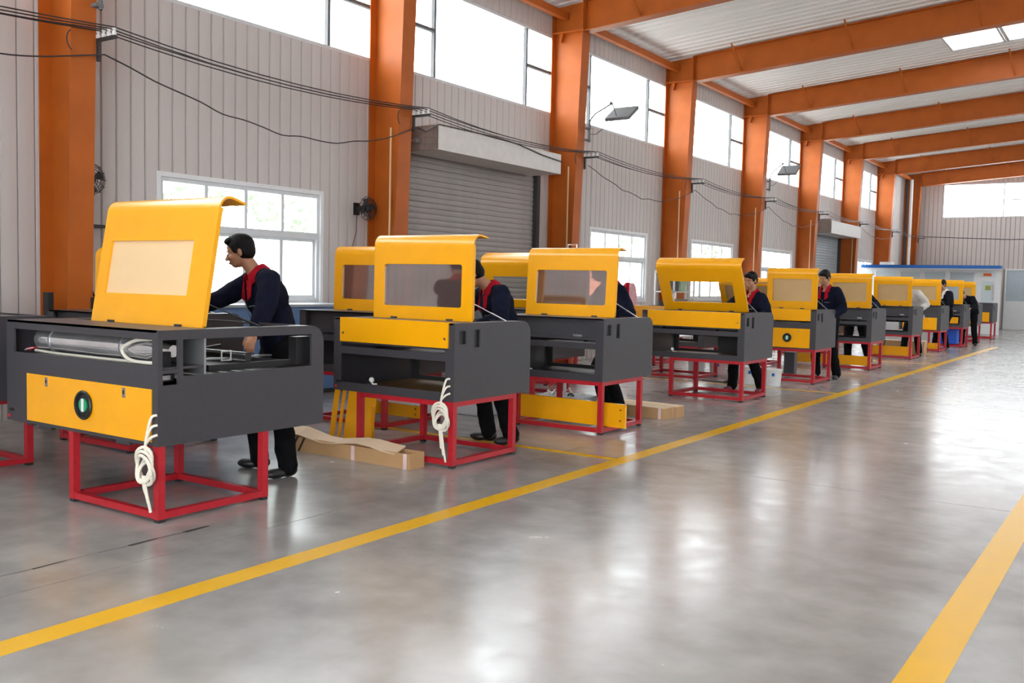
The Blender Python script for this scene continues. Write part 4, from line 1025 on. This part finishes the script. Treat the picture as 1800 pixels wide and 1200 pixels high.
    for q in (1, -1):
        wr = elb[q].lerp(han[q], .90)
        limb(b, [sh[q]-tl*q*.025, sh[q].lerp(elb[q], .5), elb[q], elb[q].lerp(han[q], .5), wr], [.084*s, .078*s, .073*s, .064*s, .052*s])
    jk = remesh(b, 'jacket', top, t, vox*1.25, .022, 3, base)
    if collar:
        na = ((H(-.02, 0, -.06)-neck).normalized()*.5+sp*.9).normalized(); nf = (tf-na*tf.dot(na)).normalized(); nl = na.cross(nf)
        c0 = neck-sp*.012+tf*.006; vs = []; fs = []; n = 22; lev = [(0.0, .082), (.035, .074), (.066, .068), (.060, .078), (.020, .098), (-.016, .108)]
        for k in range(n+1):
            a = PI*.17+(2*PI-PI*.34)*k/n
            for (zz, r) in lev:
                dip = .035*max(0, math.cos(a))
                vs.append(c0+na*(zz-dip)*s+(nf*math.cos(a)*1.12+nl*math.sin(a))*r*s)
        m_ = len(lev)
        for k in range(n):
            for i in range(m_-1): fs.append((k*m_+i, k*m_+i+1, (k+1)*m_+i+1, (k+1)*m_+i))
        o = B().add(vs, fs).link('collar', collar, jk, smooth=True, loc=-base); sd_ = o.modifiers.new('s', 'SOLIDIFY'); sd_.thickness = .006; sd_.offset = 0
        for q in (1, -1):
            f0 = neck-sp*.05*s+tf*.10*s
            B().add([c0+nf*.10*s+nl*q*.035*s+na*.0, c0+nf*.085*s+nl*q*.075*s-na*.01*s, neck-sp*.13*s+tf*.138*s+tl*q*.085*s, neck-sp*.16*s+tf*.148*s+tl*q*.030*s]+
                    [p-tf*.01 for p in (c0+nf*.10*s+nl*q*.035*s, c0+nf*.085*s+nl*q*.075*s-na*.01*s, neck-sp*.13*s+tf*.138*s+tl*q*.085*s, neck-sp*.16*s+tf*.148*s+tl*q*.030*s)],
                    [(0, 1, 2, 3), (7, 6, 5, 4), (0, 4, 5, 1), (1, 5, 6, 2), (2, 6, 7, 3), (3, 7, 4, 0)]).link('lapel', collar, jk, loc=-base)
        p0 = neck-sp*.20*s+tf*.150*s+tl*.075*s
        B().tube([p0-tl*.045, p0+tl*.045-tf*.008], .0035, 4).link('pocket_trim', 'galv', jk, loc=-base)
        B().tube([neck-sp*.15*s+tf*.150*s, neck-sp*.26*s+tf*.158*s, pelvis+sp*.2+tf*.150*s], .003, 4).link('zip', 'galv', jk, loc=-base)
    # ---- shoes
    for q in (1, -1):
        td = V((toes[q][0], toes[q][1], 0)).normalized(); sd = V((-td.y, td.x, 0)); a = V((an[q].x, an[q].y, 0)); r3 = Matrix((td, sd, V((0, 0, 1)))).transposed()
        b = B(); b.ball(a+V((0, 0, .05))-td*.01, (.075, .043, .05), 14, 10, r3); b.ball(a+td*.085+V((0, 0, .036)), (.085, .047, .036), 14, 10, r3); b.ball(a+V((0, 0, .09)), (.05, .045, .04), 12, 8, r3)
        so = remesh(b, 'shoe', shoes, t, .009, 0, 2, base)
        zmin = min(v.co.z for v in so.data.vertices)
        for v in so.data.vertices: v.co.z = max(v.co.z-zmin, 0) + 0.0
    return t
person('man in navy jacket with red collar looking down at the nearest machine', (-5.05, 4.66), (-5.42, 4.90, .90), (-5.51, 4.74, 1.42), (-5.60, 4.66, 1.585), (-.74, -.62, -.28), (-.32, -.95, 0),
    {1: (-5.10, 4.36, .99), -1: (-5.62, 4.30, 1.17)}, {1: (-5.02, 4.60), -1: (-5.40, 4.68)}, {1: (-.2, -1), -1: (-.9, -.45)}, vox=.0075, curl=.9, elbow={1: (.9, .6, -.3), -1: (-.6, .4, -.5)})
person('man in navy jacket bending over the second machine, head behind its lid', (-4.62, 6.85), (-4.80, 6.96, .90), (-4.90, 6.84, 1.34), (-5.01, 6.72, 1.465), (-.72, -.60, -.75), (-.45, -.89, 0),
    {1: (-4.75, 6.40, 1.02), -1: (-5.08, 6.38, 1.02)}, {1: (-4.60, 6.78), -1: (-4.86, 6.80)}, {1: (-.5, -1), -1: (-1, -.35)}, vox=.008, tilt=V((-.7, -.5, 1)), elbow={1: (.7, .3, -.5), -1: (-.6, .4, -.5)})
person('man in navy jacket behind the third machine, head hidden by the lid', (-4.7, 9.0), (-4.80, 9.08, .90), (-4.86, 9.0, 1.39), (-4.96, 8.93, 1.555), (-.75, -.6, -.5), (-.6, -.8, 0),
    {1: (-4.66, 8.60, 1.04), -1: (-5.05, 8.58, 1.04)}, {1: (-4.70, 9.0), -1: (-4.90, 9.05)}, {1: (-.5, -1), -1: (-.9, -.5)}, vox=.009)
person('woman in navy jacket with red collar behind the clear-window machine', (-4.55, 12.4), (-4.56, 12.45, .88), (-4.53, 12.38, 1.335), (-4.545, 12.32, 1.50), (-.22, -.93, -.28), (-.35, -.94, 0),
    {1: (-4.42, 12.05, 1.03), -1: (-4.85, 12.0, 1.05)}, {1: (-4.36, 12.36), -1: (-4.76, 12.34)}, {1: (.0, -1), -1: (-.3, -1)}, shoes='shoered', woman=True, vox=.009, s=.96)
person('man in navy jacket with open red collar between fan machine and sixth machine', (-4.4, 15.25), (-4.37, 15.35, .92), (-4.39, 15.27, 1.42), (-4.41, 15.22, 1.585), (-.25, -.92, -.42), (-.2, -.98, 0),
    {1: (-4.2, 15.0, .98), -1: (-4.7, 14.92, 1.04)}, {1: (-4.15, 15.18), -1: (-4.48, 15.22)}, {1: (0, -1), -1: (-.2, -1)}, vox=.009)
person('worker behind the sixth machine, only arm, hand and legs showing', (-4.7, 18.65), (-4.80, 18.72, .92), (-4.78, 18.6, 1.38), (-4.84, 18.5, 1.53), (-.3, -.8, -.5), (0, -1, 0),
    {1: (-4.42, 18.30, 1.12), -1: (-5.0, 18.2, 1.0)}, {1: (-4.50, 18.6), -1: (-4.88, 18.58)}, {1: (0, -1), -1: (0, -1)}, vox=.010, elbow={1: (.35, 1, -.2), -1: (-1, .2, -.2)})
person('worker in pale grey shirt bending behind the seventh machine', (-4.5, 22.15), (-4.46, 22.3, .92), (-4.55, 22.12, 1.40), (-4.60, 22.02, 1.56), (-.5, -.8, -.4), (-.3, -.95, 0),
    {1: (-4.28, 21.9, 1.0), -1: (-4.75, 21.7, 1.0)}, {1: (-4.30, 22.1), -1: (-4.62, 22.05)}, {1: (0.4, -1), -1: (-.2, -1)}, top='grayshirt', collar=None, vox=.011)
person('man in black jacket over white shirt beyond the eighth machine', (-4.4, 25.25), (-4.36, 25.35, .92), (-4.40, 25.22, 1.42), (-4.44, 25.15, 1.585), (-.5, -.85, -.25), (-.55, -.83, 0),
    {1: (-4.42, 24.86, 1.13), -1: (-4.65, 24.82, 1.1)}, {1: (-4.28, 25.2), -1: (-4.55, 25.15)}, {1: (0, -1), -1: (-.2, -1)}, top='blackjk', collar='whiteshirt', vox=.011)
person('worker in dark jacket bending far over the ninth machine', (-4.25, 27.85), (-4.20, 28.0, .92), (-4.32, 27.75, 1.27), (-4.40, 27.58, 1.36), (-.3, -.8, -.9), (-.3, -.95, 0),
    {1: (-4.10, 27.3, 1.0), -1: (-4.5, 27.25, 1.0)}, {1: (-4.02, 27.75), -1: (-4.35, 27.8)}, {1: (.3, -1), -1: (-.2, -1)}, top='blackjk', collar=None, vox=.011, tilt=V((-.2, -.8, .6)))
